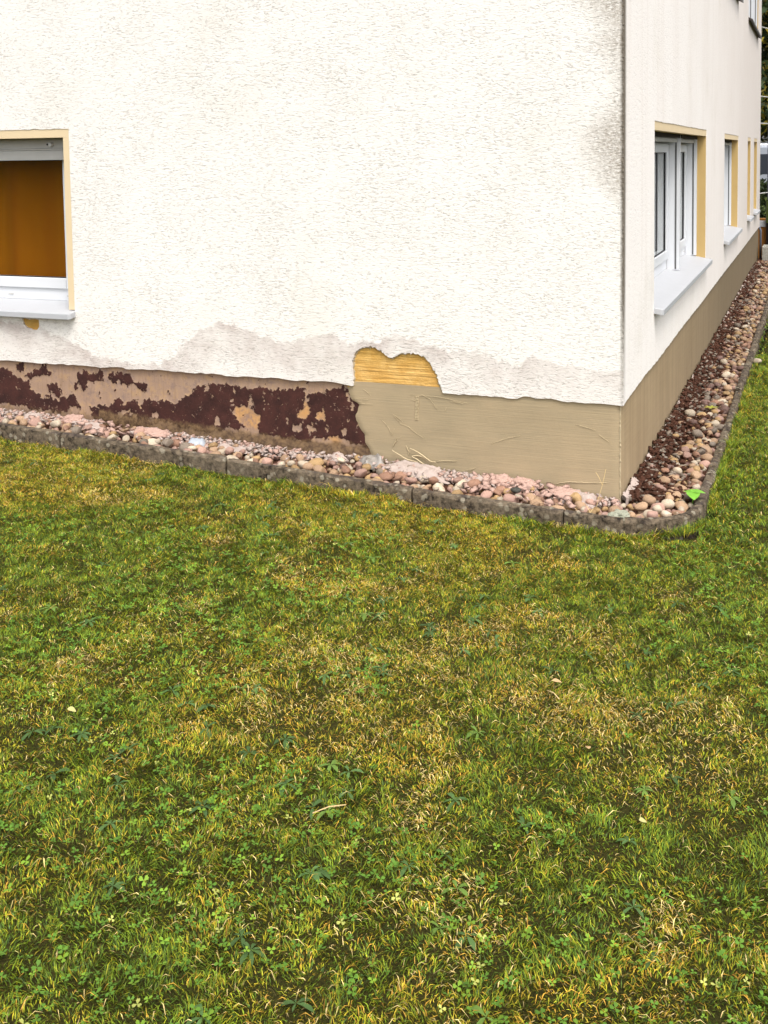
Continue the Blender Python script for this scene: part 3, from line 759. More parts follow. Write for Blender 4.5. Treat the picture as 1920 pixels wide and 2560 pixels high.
# ---- new mortar coat on the right half of the front and along the side
def new_plinth():
    ed = [(MORTAR_EDGE[0][0] - 0.012, 0.02)] + MORTAR_EDGE + [(-1.255, -0.47)]
    ed = rag(ed, 0.0035, 0.010, 12)
    ed_front = [(x, z) for x, z in ed]
    bm = bmesh.new()
    yf, yb = 0.0085, 0.020
    zs = np.linspace(0.02, -0.52, 55)
    exs = [p[0] for p in ed_front][::-1]; ezs = [p[1] for p in ed_front][::-1]
    rows = []
    ncol = 60
    for z in zs:
        x0 = float(np.interp(z, ezs, exs))
        row = []
        for k in range(ncol + 1):
            t = k / ncol
            x = x0 + (-0.016 - x0) * t
            y = yf + 0.0022 * (mnoise.noise((x * 5, z * 9, 1)))
            if k == 0: y = yb
            if k == ncol: y = 0.016
            row.append(bm.verts.new((x + (0.002 if k == 1 else 0), y, z)))
        rows.append(row)
    for i in range(len(zs) - 1):
        for k in range(ncol):
            bm.faces.new((rows[i][k], rows[i + 1][k], rows[i + 1][k + 1], rows[i][k + 1]))
    o = obj_bm('plinth', bm, MAT['mortar'], house, smooth=True)
    o['label'] = 'front plinth freshly coated with beige combed mortar'
    us = np.concatenate([np.linspace(0.016, 3, 60), np.linspace(3.1, Y_END, 60)]); vs = np.linspace(-0.62, 0.02, 30)
    def fn(uu, vv):
        x = -0.0145 + 0.005 * (fbm(uu, vv, 4, 8, 2) - 0.5)
        x = np.where(uu < 0.02, -0.016, x)
        return np.stack([x, uu, vv], 1)
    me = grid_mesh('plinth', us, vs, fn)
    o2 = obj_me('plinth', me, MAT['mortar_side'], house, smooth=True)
    o2['label'] = 'side plinth in streaky brownish mortar'
    # rough corner bead
    bm = bmesh.new()
    pts = [(-0.0155 + random.uniform(-0.001, 0.001), 0.0155, z) for z in np.linspace(-0.002, -0.46, 46)]
    tube(bm, pts, [random.uniform(0.002, 0.0052) for _ in pts], 6)
    o3 = obj_bm('corner_bead', bm, MAT['bead'], house, smooth=False)
    # fibre strands of the reinforcing mesh standing out of the mortar
    for k, st in enumerate(STRANDS):
        bm = bmesh.new()
        big = k < 4
        P = []
        for (x, z) in st:
            P.append((x, 0.0055 if not big else -0.004 + random.uniform(-0.006, 0.006), z))
        Q = []
        for a, b in zip(P[:-1], P[1:]):
            for i in range(4):
                t = i / 4
                Q.append(tuple(a[j] + (b[j] - a[j]) * t + random.uniform(-1, 1) * (0.0012 if j != 1 else 0.0004) for j in range(3)))
        Q.append(P[-1])
        r0 = 0.0032 if big else (0.0018 if k < 8 else 0.0008)
        tube(bm, Q, [r0 * (0.35 + 0.75 * math.sin(math.pi * (0.12 + 0.8 * i / max(1, len(Q) - 1)))) for i in range(len(Q))], 5)
        obj_bm('mesh_strand', bm, MAT['strand'], house, smooth=True)
    # vertical lap of the mesh
    bm = bmesh.new()
    x = -1.0
    for z in np.arange(-0.035, -0.15, -0.0075):
        xx = -1.005 + 0.05 * (z + 0.035)
        add_box(bm, xx - 0.008, xx + 0.008, 0.0045, 0.012, z - 0.0018, z + 0.0018)
    obj_bm('mesh_lap', bm, MAT['strand'], house)
new_plinth()

# ---- windows, local axes: x along the wall, y into the wall, z up
def slab_sill(x0, x1, zb, zf, th, back, proud, chamfer=0.012):
    """stone sill sloping outwards with chamfered front corners"""
    bm = bmesh.new()
    pl = [(x0, back), (x1, back), (x1, -proud + chamfer), (x1 - chamfer, -proud), (x0 + chamfer, -proud), (x0, -proud + chamfer)]
    def zt(y): return zf + (zb - zf) * (y + proud) / (back + proud)
    top = [bm.verts.new((x, y, zt(y))) for x, y in pl]
    bot = [bm.verts.new((x, y, zt(y) - th)) for x, y in pl]
    bm.faces.new(top)
    bm.faces.new(bot[::-1])
    for i in range(len(pl)):
        j = (i + 1) % len(pl)
        bm.faces.new((top[i], bot[i], bot[j], top[j]))
    bmesh.ops.recalc_face_normals(bm, faces=bm.faces)
    es = [e for e in bm.edges if len(e.link_faces) == 2]
    bmesh.ops.bevel(bm, geom=es, offset=0.004, segments=2, profile=0.5, affect='EDGES')
    return bm

def make_window(spec, side, bays, label, blind, d_frame=0.13, sur_side=0.042, dark_sill=False, drop=0.124, mull=None):
    w = spec['u1'] - spec['u0']
    z0, z1 = spec['z0'], spec['z1']
    loc = (0, spec['u0'], 0) if side else (spec['u0'], 0, 0)
    rz = math.pi / 2 if side else 0
    st = 0.048                                     # painted surround, top
    ss = sur_side
    x0, x1 = ss, w - ss                            # clear opening
    zt = z1 - st
    zb = z0 + 0.02
    fd0, fd1 = d_frame, d_frame + 0.065
    f = 0.075
    zsill = z0 + 0.035
    # outer frame = the window object itself
    lst = [(x0 - 0.01, x0 + f, fd0, fd1, zsill, zt + 0.01), (x1 - f, x1 + 0.01, fd0, fd1, zsill, zt + 0.01),
           (x0 + f + 0.001, x1 - f - 0.001, fd0, fd1, zsill, zsill + 0.085), (x0 + f + 0.001, x1 - f - 0.001, fd0, fd1, zt - 0.075, zt + 0.01)]
    bw = (x1 - x0) / bays
    bx_ = [x0] + [x0 + (mull if mull else bw * k) for k in range(1, bays)] + [x1]
    for k in range(1, bays):
        xc = bx_[k]
        lst.append((xc - 0.045, xc + 0.045, fd0 - 0.002, fd1, zsill + 0.086, zt - 0.076))
    win = boxes('window', lst, MAT['pvc'], house, 0.004, loc, (0, 0, rz))
    win['label'] = label
    # painted surround on the face of the wall
    sur = [(0.001, w - 0.001, 0.003, 0.03, zt, z1 - 0.001)]
    if ss > 0.01:
        sur += [(0.001, ss, 0.003, 0.03, z0 + 0.012, zt - 0.0005), (w - ss, w - 0.001, 0.003, 0.03, z0 + 0.012, zt - 0.0005)]
    for b_ in sur: boxes('surround', [b_], MAT['surround'], win)
    # reveals
    e = 0.02
    dr = 0.031 if ss > 0.01 else 0.004
    for b_ in ((x0 - e, x0, dr, fd1, z0 - 0.02, zt), (x1, x1 + e, dr, fd1, z0 - 0.02, zt), (x0 - e, x1 + e, 0.031, fd0 - 0.08, zt + 0.0005, zt + 0.02)):
        boxes('reveal', [b_], MAT['reveal'], win)
    # guide rails (channel section) at both ends and at the mullions
    rd0, rd1 = fd0 - 0.085, fd0 - 0.003
    for q, xc in enumerate(bx_):
        hw = 0.024 if 0 < q < bays else 0.020
        xc = xc + (0.021 if q == 0 else (-0.021 if q == bays else 0))
        pr_ = [(-hw, rd0), (-hw * 0.45, rd0), (-hw * 0.45, rd0 + 0.03), (hw * 0.45, rd0 + 0.03), (hw * 0.45, rd0), (hw, rd0), (hw, rd1), (-hw, rd1)]
        bm = bmesh.new()
        lo = [bm.verts.new((xc + a, b, zsill - 0.006)) for a, b in pr_]; hi = [bm.verts.new((xc + a, b, zt - 0.002)) for a, b in pr_]
        bm.faces.new(lo[::-1]); bm.faces.new(hi)
        for i in range(8): bm.faces.new((lo[i], lo[(i + 1) % 8], hi[(i + 1) % 8], hi[i]))
        bmesh.ops.recalc_face_normals(bm, faces=bm.faces)
        gr_ = obj_bm('guide_rail', bm, MAT['pvc'], win)
        boxes('brush_strip', [(xc - hw - 0.0025, xc - hw + 0.001, rd0 + 0.020, rd0 + 0.031, zsill, zt - 0.03)], MAT['brush'], gr_)
    for k in range(bays):
        a = bx_[k] + 0.045; b = bx_[k + 1] - 0.045
        dz = drop
        sh = boxes('roller_shutter', [(a, b, rd0 + 0.018, rd0 + 0.034, zt - 0.47 * dz, zt + 0.03)], MAT['shutter' if not side else 'dark'], win, 0.002)  # side shutters coloured dark to stand for shade at the recess top
        if side: boxes('slot_shade', [(a - 0.02, b + 0.02, rd0 - 0.004, rd0 + 0.012, zt - 0.026, zt - 0.0005)], MAT['dark'], win)  # solid dark box painting the shade in the slot under the lintel
        boxes('slat', [(a, b, rd0 + 0.010, rd0 + 0.036, zt - 0.55 * dz, zt - 0.47 * dz - 0.001)], MAT['shutter'], sh, 0.002)
        boxes('end_bar', [(a, b, rd0 + 0.014, rd0 + 0.034, zt - dz, zt - 0.55 * dz - 0.001)], MAT['shutter'], sh, 0.002)
        for xx in (a + 0.10, b - 0.10):
            bm = bmesh.new()
            bmesh.ops.create_cone(bm, cap_ends=True, segments=14, radius1=0.014, radius2=0.011, depth=0.022,
                                  matrix=Matrix.Translation((xx, rd0 + 0.008, zt - 0.3 * dz)) @ Matrix.Rotation(R_(90), 4, 'X'))
            obj_bm('stop', bm, MAT['rail'], sh)
            boxes('screw', [(xx - 0.036, xx - 0.028, rd0 + 0.014, rd0 + 0.019, zt - 0.33 * dz, zt - 0.25 * dz)], MAT['seal'], sh)
    # sashes with glazing
    for k in range(bays):
        a = bx_[k] + (0.064 if k == 0 else 0.034)
        b = bx_[k + 1] - (0.064 if k == bays - 1 else 0.034)
        s0, s1 = fd0 - 0.012, fd1 - 0.01
        c0, c1 = zsill + 0.07, zt - 0.06
        t = 0.062
        sash = boxes('sash', [(a, a + t, s0, s1, c0, c1), (b - t, b, s0, s1, c0, c1), (a + t + 0.001, b - t - 0.001, s0, s1, c0, c0 + t), (a + t + 0.001, b - t - 0.001, s0, s1, c1 - t, c1)],
                     MAT['pvc'], win, 0.004)
        g = 0.005
        boxes('seal', [(a + t, a + t + g, s0 + 0.012, s0 + 0.024, c0 + t, c1 - t), (b - t - g, b - t, s0 + 0.012, s0 + 0.024, c0 + t, c1 - t),
                       (a + t + g, b - t - g, s0 + 0.012, s0 + 0.024, c0 + t, c0 + t + g), (a + t + g, b - t - g, s0 + 0.012, s0 + 0.024, c1 - t - g, c1 - t)], MAT['seal'], win)
        boxes('pane', [(a + t + 0.002, b - t - 0.002, s0 + 0.018, s0 + 0.022, c0 + t + 0.002, c1 - t - 0.002)], MAT['glass'], win)
        # curtain in folds
        us = np.linspace(a + 0.01, b - 0.01, max(24, int((b - a) * 90))); vs = np.linspace(c0 + 0.01, c1 - 0.01, 4)
        amp, fr = (0.018, 21) if blind == 'amber' else (0.012, 60)
        me = grid_mesh('curtain', us, vs, lambda u, v: np.stack([u, s1 + (0.10 if blind == 'amber' else 0.025) + amp * np.sin(u * fr + 0.8 * np.sin(u * 7)) , v], 1))
        obj_me('curtain', me, MAT[blind], win, smooth=True)
    boxes('room_back', [(x0 - 0.02, x1 + 0.02, fd1 + 0.20, fd1 + 0.21, z0 - 0.02, z1 + 0.02)], MAT['dark'], win)
    # drain slots low in the frame
    sl = []
    for xx in (x0 + 0.3, x1 - 0.13, x1 - 0.55):
        if xx < x1 - 0.05: boxes('drain_slot', [(xx, xx + 0.035, fd0 - 0.0045, fd0 + 0.001, zsill + 0.026, zsill + 0.033)], MAT['rail'], win)
    # sill
    bm = slab_sill(-0.004, w + 0.004, zsill + 0.002, z0 - 0.004 if not dark_sill else z0 - 0.05, 0.034 if not dark_sill else 0.03, fd0 + 0.01, 0.052)
    s = obj_bm('sill', bm, MAT['dark_sill' if dark_sill else 'sill'], win)
    s['label'] = 'dark brown sill' if dark_sill else 'white stone sill with chamfered corners'
    return win

make_window(FW, False, 1, 'front window with amber curtain behind clear glass', 'amber', 0.155)
make_window(FU, False, 2, 'upper front window', 'net', 0.13, dark_sill=True)
SL = ['wide two bay side window nearest the corner', 'second side window from the corner', 'narrow third side window', 'narrow side window farthest from the corner']
for i, sp in enumerate(SIDE):
    make_window(sp, True, [2, 2, 1, 1][i], SL[i], 'net', 0.155, sur_side=0.004, drop=0.055, mull=1.72 if i == 0 else None)
for i, sp in enumerate(UP):
    make_window(sp, True, 2, ['upper side window at the far end', 'upper side window in the middle', 'upper side window nearest the corner'][i], 'net', 0.10, sur_side=0.004, dark_sill=True)

# downpipe stub at the far end of the side wall
bm = bmesh.new()
tube(bm, [(0.022, Y_END - 0.10, -0.5), (0.022, Y_END - 0.10, -0.05), (0.0, Y_END - 0.09, 0.0)], 0.016, 10)
o = obj_bm('drain_pipe', bm, MAT['pole'], house, smooth=True)

# ------------------------------------------------------------------ kerb stones: front run, rounded corner, side run
KW = 0.045
def kerb_path(s):
    """outer top edge by arc length, s = 0 where the corner arc begins; inward normal"""
    L = 0.36 * math.pi / 2
    if s <= 0: return Vector((s, -0.33, 0)), Vector((0, 1, 0))
    if s < L:
        a = s / 0.36
        return Vector((0.36 * math.sin(a), 0.03 - 0.36 * math.cos(a), 0)), Vector((-math.sin(a), math.cos(a), 0))
    return Vector((0.36, 0.03 + s - L, 0)), Vector((-1, 0, 0))
LARC = 0.36 * math.pi / 2
kerb = empty('kerb', (0, -0.33, -0.45))
tag(kerb, 'weathered grey concrete edging kerb between the lawn and the pebble strip', 'kerb')
cuts = [-5.87, -4.88, -3.885, -2.888, -1.89, -0.91, -0.20, 0.06, 0.34, LARC - 0.02, LARC + 0.60, LARC + 1.55] + [LARC + 1.55 + 1.0 * k for k in range(1, 11)]
def kerb_stone(sa, sb, seed):
    bm = bmesh.new()
    r = random.Random(seed)
    n = max(5, int((sb - sa) / 0.028))
    dz = r.uniform(-0.006, 0.006); tilt = r.uniform(-0.006, 0.006); dy = r.uniform(-0.004, 0.004)
    prof = [(0.0, -0.22), (0.0, -0.012), (0.004, -0.003), (0.010, 0.0), (KW * 0.5, 0.0015), (KW - 0.010, 0.0), (KW - 0.003, -0.004), (KW, -0.013), (KW, -0.2)]
    rings = []
    for i in range(n + 1):
        s = sa + (sb - sa) * i / n
        p, nv = kerb_path(s)
        zt = float(kerb_z(p.x, p.y)) + dz + tilt * (i / n - 0.5)
        ring = []
        for q, (a, z) in enumerate(prof):
            j = 0.009 if 1 <= q <= 3 else 0.004
            nz = mnoise.noise((s * 21 + seed, q * 1.7, 0.3)) + 0.6 * mnoise.noise((s * 70 + seed, q * 3.1, 5))
            pp = p + nv * (a + dy + (nz * j * (0.5 if q in (0, 8) else 1)))
            ring.append(bm.verts.new((pp.x - kerb.location.x, pp.y - kerb.location.y, zt + z + nz * j * 0.9 * (0 if q in (0, 8) else 1) - kerb.location.z)))
        rings.append(ring)
    for i in range(n):
        for q in range(len(prof) - 1):
            bm.faces.new((rings[i][q], rings[i + 1][q], rings[i + 1][q + 1], rings[i][q + 1]))
    bm.faces.new(rings[0]); bm.faces.new(rings[-1][::-1])
    bmesh.ops.recalc_face_normals(bm, faces=bm.faces)
    return obj_bm('kerb_stone', bm, MAT['kerb'], kerb, smooth=False)
for k in range(len(cuts) - 1):
    gap = 0.005 if not (0 < k - 5 < 5) else 0.0015
    kerb_stone(cuts[k] + gap, cuts[k + 1] - gap, k + 3)

# ------------------------------------------------------------------ stones
def stone_variant(seed, sub):
    bm = bmesh.new()
    bmesh.ops.create_icosphere(bm, subdivisions=sub, radius=1.0)
    r = random.Random(seed)
    ax = (1.0, r.uniform(0.66, 0.95), r.uniform(0.48, 0.78))
    flat = [(Vector((r.gauss(0, 1), r.gauss(0, 1), r.gauss(0, 1))).normalized(), r.uniform(0.52, 0.88)) for _ in range(r.choice([0, 2, 3, 4, 5]))]
    for v in bm.verts:
        d = v.co.normalized()
        q = 1 + 0.16 * mnoise.noise(d * 1.1 + Vector((seed * 3.1, 0, 0))) + 0.05 * mnoise.noise(d * 3 + Vector((0, seed, 0)))
        p = d * q
        for nf, h in flat:
            t = p.dot(nf)
            if t > h: p -= nf * (t - h) * 0.75
        v.co = Vector((p.x * ax[0], p.y * ax[1], p.z * ax[2]))
    return bm
NV = 14
VAR_HI = []
VAR_LO = []
for k in range(NV):
    bm = stone_variant(k + 1, 3)
    me = bpy.data.meshes.new('cobble'); bm.to_mesh(me); bm.free(); VAR_HI.append(me)
    bm = stone_variant(k + 1, 2)
    VAR_LO.append((np.array([v.co[:] for v in bm.verts]), np.array([[v.index for v in f.verts] for f in bm.faces]))); bm.free()
MESHES = {}
def stone_mesh(k, colour):
    key = (k, colour)
    if key not in MESHES:
        me = VAR_HI[k].copy(); me.name = 'cobble'
        me.materials.clear(); me.materials.append(MAT['stone_' + colour])
        me.polygons.foreach_set('use_smooth', np.ones(len(me.polygons), bool))
        MESHES[key] = me
    return MESHES[key]

def in_bed(x, y, r):
    e = 0.313 - r * 0.55
    if x <= 0: return -e < y < -r * 0.5 and x > -5.5
    if y >= 0.03: return r * 0.4 < x < e and y < 11.6
    return math.hypot(x, y - 0.03) < e + 0.0 and (x > r * 0.5 or y < -r * 0.5)

class Grid:
    def __init__(s, c): s.c = c; s.d = {}
    def near(s, x, y):
        i, j = int(math.floor(x / s.c)), int(math.floor(y / s.c))
        for a in (-1, 0, 1):
            for b in (-1, 0, 1):
                yield from s.d.get((i + a, j + b), ())
    def add(s, x, y, r): s.d.setdefault((int(math.floor(x / s.c)), int(math.floor(y / s.c))), []).append((x, y, r))

rs = random.Random(21)
placed = []
BASE = Grid(0.09)
def try_layer(n, rmin, rmax, lift, ov, bias):
    g = BASE if lift == 0 else Grid(0.09)
    for _ in range(n):
        t = rs.random()
        if t < 0.36: x, y = rs.uniform(-5.4, 0.0), rs.uniform(-0.31, 0)
        elif t < 0.44: x, y = rs.uniform(0, 0.33), rs.uniform(-0.31, 0.1)
        else: x, y = rs.uniform(0, 0.32), 0.1 + 11.4 * rs.random() ** 1.25
        r = rmin + (rmax - rmin) * rs.random() ** 1.6
        d = x if y > 0.03 else (-y if x <= 0 else math.hypot(x, y))       # distance to the wall
        if bias:
            # cobbles gather towards the kerb, earth and chips towards the wall
            if x > 0 and y > 0.15:
                if rs.random() > min(1, max(0.10, (d - 0.05) / 0.13)): continue
            elif rs.random() > min(1, max(0.25, d / 0.12)): continue
            if d < 0.10: r *= 0.72
        if not in_bed(x, y, r): continue
        ok = True
        for (a, b, q) in g.near(x, y):
            if (a - x) ** 2 + (b - y) ** 2 < ((r + q) * ov) ** 2: ok = False; break
        if not ok: continue
        g.add(x, y, r)
        placed.append((x, y, float(bed_z(x, y)) + r * 0.30 + lift * r, r))
try_layer(700, 0.030, 0.044, 0.0, 0.82, True)
try_layer(16000, 0.016, 0.034, 0.0, 0.78, True)
try_layer(2600, 0.018, 0.036, 0.75, 1.05, True)
SPECIAL = []
# keep going
# a heap a bit higher against the kerb corner
cols = list(STONES)
def colour_for(x, y):
    side = x > 0.05 and y > 0.1
    if side:
        d = x
        w = [3.6, 1.0, 1.8, 1.2, 1.9, 2.6, 0.9] if d > 0.15 else [1.4, 0.6, 3.0, 0.5, 3.0, 0.8, 2.2]
        if 0.2 < y < 0.9 and d > 0.12: w = [4, 2.5, 2, 2.0, .3, 1.8, .2]
    else:
        w = [4.2, 3.2, 1.3, 3.0, 0.5, 1.6, 0.3]
    return rs.choices(cols, w)[0]
MARKS = [(-3.28, 'at the left end of the front strip'), (-2.89, 'before the first kerb joint'), (-2.5, 'right of the first kerb joint'), (-2.1, 'by the pale blue plastic'),
         (-1.89, 'before the second kerb joint'), (-1.6, 'right of the second kerb joint'), (-1.3, 'where the brown coating ends'), (-1.0, 'left of the loose fibre strands'),
         (-0.7, 'below the long fleece strip'), (-0.45, 'below the pinkish rubble lumps'), (-0.22, 'below the level wire in the plinth'), (-0.02, 'left of the house corner')]
SMARKS = [(0.35, 'behind the green seedling'), (0.75, 'a step behind the green seedling'), (1.2, 'beside the first side kerb joint'), (1.7, 'before the yellow green weed'), (2.3, 'around the yellow green weed'), (3.2, 'beyond the yellow green weed')]
def zone(x, y, r):
    d = x if y > 0.03 else (-y if x <= 0 else math.hypot(x, y))
    across = 'by kerb' if d > 0.225 else ('in mid strip' if d > 0.12 else 'by plinth')
    if x > -0.02 and y < 0.12: return across + ' inside the rounded kerb corner'
    for lim, t in (SMARKS if y >= 0.12 and x > 0 else MARKS):
        if (y if x > 0 else x) < lim: return across + ' ' + t
    return across + ' far along the side plinth'
def shape_word(k):
    d = VAR_HI[k].vertices
    xs = [v.co.x for v in d]; ys = [v.co.y for v in d]; zs = [v.co.z for v in d]
    ex, ey, ez = max(xs) - min(xs), max(ys) - min(ys), max(zs) - min(zs)
    return 'flat' if ez < 0.58 * ex else ('oval' if ey < 0.8 * ex else 'round')
cpos = cam.matrix_world.translation
items = []
for (x, y, z, r) in placed:
    dep = (Vector((x, y, z)) - cpos).dot(fw)
    inview = -3.75 < x
    items.append((r / dep if inview else 0, x, y, z, r))
items.sort(reverse=True)
GROUP = 'cobbles in the pebble strip round the house'
N_IND = 292
n_ind = 0
rest = []
for (sc, x, y, z, r) in items:
    c = colour_for(x, y)
    k = rs.randrange(NV)
    rot = (rs.uniform(-0.45, 0.45), rs.uniform(-0.45, 0.45), rs.uniform(0, 6.28))
    if n_ind < N_IND and sc > 0:
        o = bpy.data.objects.new('cobble', stone_mesh(k, c))
        o.location = (x, y, z); o.rotation_euler = rot; o.scale = (r, r, r)
        link(o)
        tag(o, '%s %s %s cobble %s' % ('big' if r > 0.028 else ('small' if r < 0.021 else 'medium'), shape_word(k), c, zone(x, y, r)), 'cobble', GROUP)
        n_ind += 1
    else:
        rest.append((x, y, z, r, c, k, rot))
# cobbles that would share a label are told apart by their order from left to right
same = {}
for o in COL.objects:
    if o.name.startswith('cobble') and o.get('label'): same.setdefault(o['label'], []).append(o)
for lab, os_ in same.items():
    if len(os_) > 1:
        os_.sort(key=lambda o: (o.location - cpos).dot(rt) / (o.location - cpos).dot(fw))
        words = {2: ['left one', 'right one'], 3: ['leftmost', 'middle one', 'rightmost'], 4: ['leftmost', 'left middle', 'right middle', 'rightmost']}.get(len(os_))
        if words is None: words = ['leftmost', 'second from left', 'middle one', 'second from right', 'rightmost', 'beyond the rest', 'last of all'][:len(os_)]
        for o, w_ in zip(os_, words): o['label'] = lab + ', ' + w_
for o in COL.objects:
    if o.name.startswith('cobble') and len(o.get('label', '').replace('-', ' ').split()) > 16:
        o['label'] = ' '.join(o['label'].split()[1:])
def build_rest(rest, name):
    V = []; F = []; MI = []
    off = 0
    from mathutils import Euler
    for (x, y, z, r, c, k, rot) in rest:
        vv, ff = VAR_LO[k]
        R = np.array(Euler(rot).to_matrix())
        V.append(vv @ R.T * r + np.array((x, y, z)))
        F.append(ff + off); off += len(vv)
        MI.append(np.full(len(ff), cols.index(c)))
    V = np.concatenate(V); F = np.concatenate(F); MI = np.concatenate(MI)
    me = np_mesh(name, V, F.ravel(), np.arange(len(F)) * 3, np.full(len(F), 3))
    o = obj_me(name, me, [MAT['stone_' + c] for c in cols], smooth=True)
    me.polygons.foreach_set('material_index', MI.astype(np.int32))
    tag(o, 'smaller and farther rounded pebbles filling the strip beside the house', 'pebbles', kind='stuff')
build_rest(rest, 'pebbles')

def one_stone(x, y, dz, r, mat, label, k, rot=(0, 0, 0), name='cobble'):
    me = VAR_HI[k].copy(); me.materials.clear(); me.materials.append(MAT[mat])
    me.polygons.foreach_set('use_smooth', np.ones(len(me.polygons), bool))
    o = bpy.data.objects.new(name, me)
    o.location = (x, y, float(bed_z(x, y)) + dz); o.scale = (r, r, r); o.rotation_euler = rot
    link(o)
    tag(o, label, 'cobble' if name == 'cobble' else name.replace('_', ' '), GROUP if name == 'cobble' else None)
one_stone(-0.46, -0.17, 0.045, 0.026, 'stone_dark', 'single dark grey cobble on top of the pebbles below the beige plinth', 3)
one_stone(-1.46, -0.20, 0.042, 0.040, 'stone_ochre', 'large yellowish tan cobble on top of the pebbles by the end of the brown coating', 5, (0.1, 0.2, 0.3))
one_stone(0.395, 3.80, 0.0, 0.034, 'stone_cream', 'pale cobble lying out on the grass beside the kerb', 2)
bpy.data.objects['cobble'].name  # first keeps the plain name
for o in bpy.data.objects:
    if o.get('label', '').startswith('pale cobble lying out'):
        o.location.z = float(lawn_z(0.395, 3.80)) + 0.022

# broken render chips near the wall (nobody could count them)
def shards(n, name, mat, label, cat, f, rmin, rmax):
    V = []; F = []
    off = 0
    base = np.array([(1, 0, 0), (-1, 0, 0), (0, 1, 0), (0, -1, 0), (0, 0, 1), (0, 0, -1), (.7, .7, .1), (-.6, .6, -.2)], float)
    tri = np.array([(0, 6, 4), (6, 2, 4), (2, 7, 4), (7, 1, 4), (1, 3, 4), (3, 0, 4), (6, 0, 5), (2, 6, 5), (7, 2, 5), (1, 7, 5), (3, 1, 5), (0, 3, 5)])
    from mathutils import Euler
    for _ in range(n):
        p = f()
        if p is None: continue
        x, y, z = p
        r = rs.uniform(rmin, rmax)
        b = base * np.array([rs.uniform(0.7, 1.3), rs.uniform(0.6, 1.1), rs.uniform(0.25, 0.6)]) + rng.normal(0, 0.12, base.shape)
        R = np.array(Euler((rs.uniform(-0.7, 0.7), rs.uniform(-0.7, 0.7), rs.uniform(0, 6.28))).to_matrix())
        V.append(b @ R.T * r + np.array((x, y, z + r * 0.2))); F.append(tri + off); off += len(base)
    V = np.concatenate(V); F = np.concatenate(F)
    me = np_mesh(name, V, F.ravel(), np.arange(len(F)) * 3, np.full(len(F), 3))
    o = obj_me(name, me, mat)
    tag(o, label, cat, kind='stuff')
    return o
def f_front():
    x = rs.uniform(-4.2, 0.0); y = -abs(rs.gauss(0.0, 0.065)) - 0.006
    if y < -0.28 or vnoise(x, y, 3.0, 3) < 0.32: return None
    return x, y, float(bed_z(x, y)) + rs.uniform(0.012, 0.032)
shards(1500, 'render_chips', MAT['fleece'], 'whitish broken render chips strewn along the foot of the front plinth', 'rubble', f_front, 0.006, 0.019)
shards(700, 'render_chips', MAT['fleece_pink'], 'pinkish broken render chips strewn along the foot of the front plinth', 'rubble', f_front, 0.008, 0.022)
def f_mid():
    x = rs.uniform(-4.2, 0.0); y = rs.uniform(-0.26, -0.03)
    if vnoise(x, y, 2.2, 8) < 0.45: return None
    return x, y, float(bed_z(x, y)) + rs.uniform(0.022, 0.042)
shards(420, 'render_chips', MAT['fleece_pink'], 'larger broken pinkish render pieces scattered over the front pebbles', 'rubble', f_mid, 0.014, 0.030)
def f_side():
    y = 0.05 + 11 * rs.random() ** 1.6; x = abs(rs.gauss(0.04, 0.11))
    if x > 0.28: return None
    return x, y, float(bed_z(x, y)) + rs.uniform(0.006, 0.028)
shards(5000, 'soil_crumbs', MAT['bed_soil'], 'dark brown earth crumbs between the pebbles along the side plinth', 'soil', f_side, 0.007, 0.024)
shards(1300, 'stone_chips', MAT['stone_grey brown'], 'flat grey brown chips mixed into the earth along the side plinth', 'rubble', f_side, 0.008, 0.022)

# ------------------------------------------------------------------ crumpled scraps
def rubble(cx, cy, w, d, h, rz, mat, label, seed):
    bm = bmesh.new()
    bmesh.ops.create_icosphere(bm, subdivisions=4, radius=1.0)
    for v in bm.verts:
        q = v.co.normalized()
        f = 1 + 0.30 * mnoise.noise(q * 1.6 + Vector((seed, 0, 0))) + 0.16 * mnoise.noise(q * 4 + Vector((0, seed, 0))) + 0.10 * mnoise.noise(q * 9 + Vector((0, 0, seed)))
        f -= 0.10 * abs(mnoise.noise(q * 3 + Vector((seed, seed, 0))))
        v.co = Vector((q.x * f * w * 0.5, q.y * f * d * 0.5, q.z * f * h * 0.62))
    zb = float(bed_z(cx, cy)) + h * 0.34
    o = obj_bm('rubble_lump', bm, MAT[mat], None, False, (cx, cy, zb), (0, 0, rz))
    tag(o, label, 'rubble')
def scrap(name, cx, cy, w, d, h, rz, mat, label, cat, seed, n=22, edge=0.0):
    us = np.linspace(-w / 2, w / 2, n); vs = np.linspace(-d / 2, d / 2, max(8, int(n * 0.7)))
    def fn(u, v):
        e = np.minimum(1 - np.abs(u) / (w / 2), 1 - np.abs(v) / (d / 2))
        dome = np.clip(e * 2.2, 0, 1)
        z = h * dome * (0.25 + 0.75 * fbm(u, v, 13, seed, 2))
        rid = np.abs(fbm(u, v, 30, seed + 5, 2) - 0.5) * 2
        z = z + h * 0.30 * (rid - 0.4) * dome
        uu = u * (1 + 0.20 * (vnoise(u, v, 22, seed + 2) - 0.5)) + 0.012 * (vnoise(v, u, 60, seed + 7) - 0.5)
        vv = v * (1 + 0.25 * (vnoise(u, v, 22, seed + 3) - 0.5)) + 0.014 * (vnoise(u, v, 60, seed + 4) - 0.5)
        X = cx + uu * math.cos(rz) - vv * math.sin(rz); Y = np.minimum(cy + uu * math.sin(rz) + vv * math.cos(rz), -0.002 + 0 * u)
        return np.stack([X, Y, bed_z(X, Y) + 0.014 + z], 1)
    me = grid_mesh(name, us, vs, fn)
    o = obj_me(name, me, MAT[mat])
    sm = o.modifiers.new('thickness', 'SOLIDIFY'); sm.thickness = 0.0015
    tag(o, label, cat)
    return o
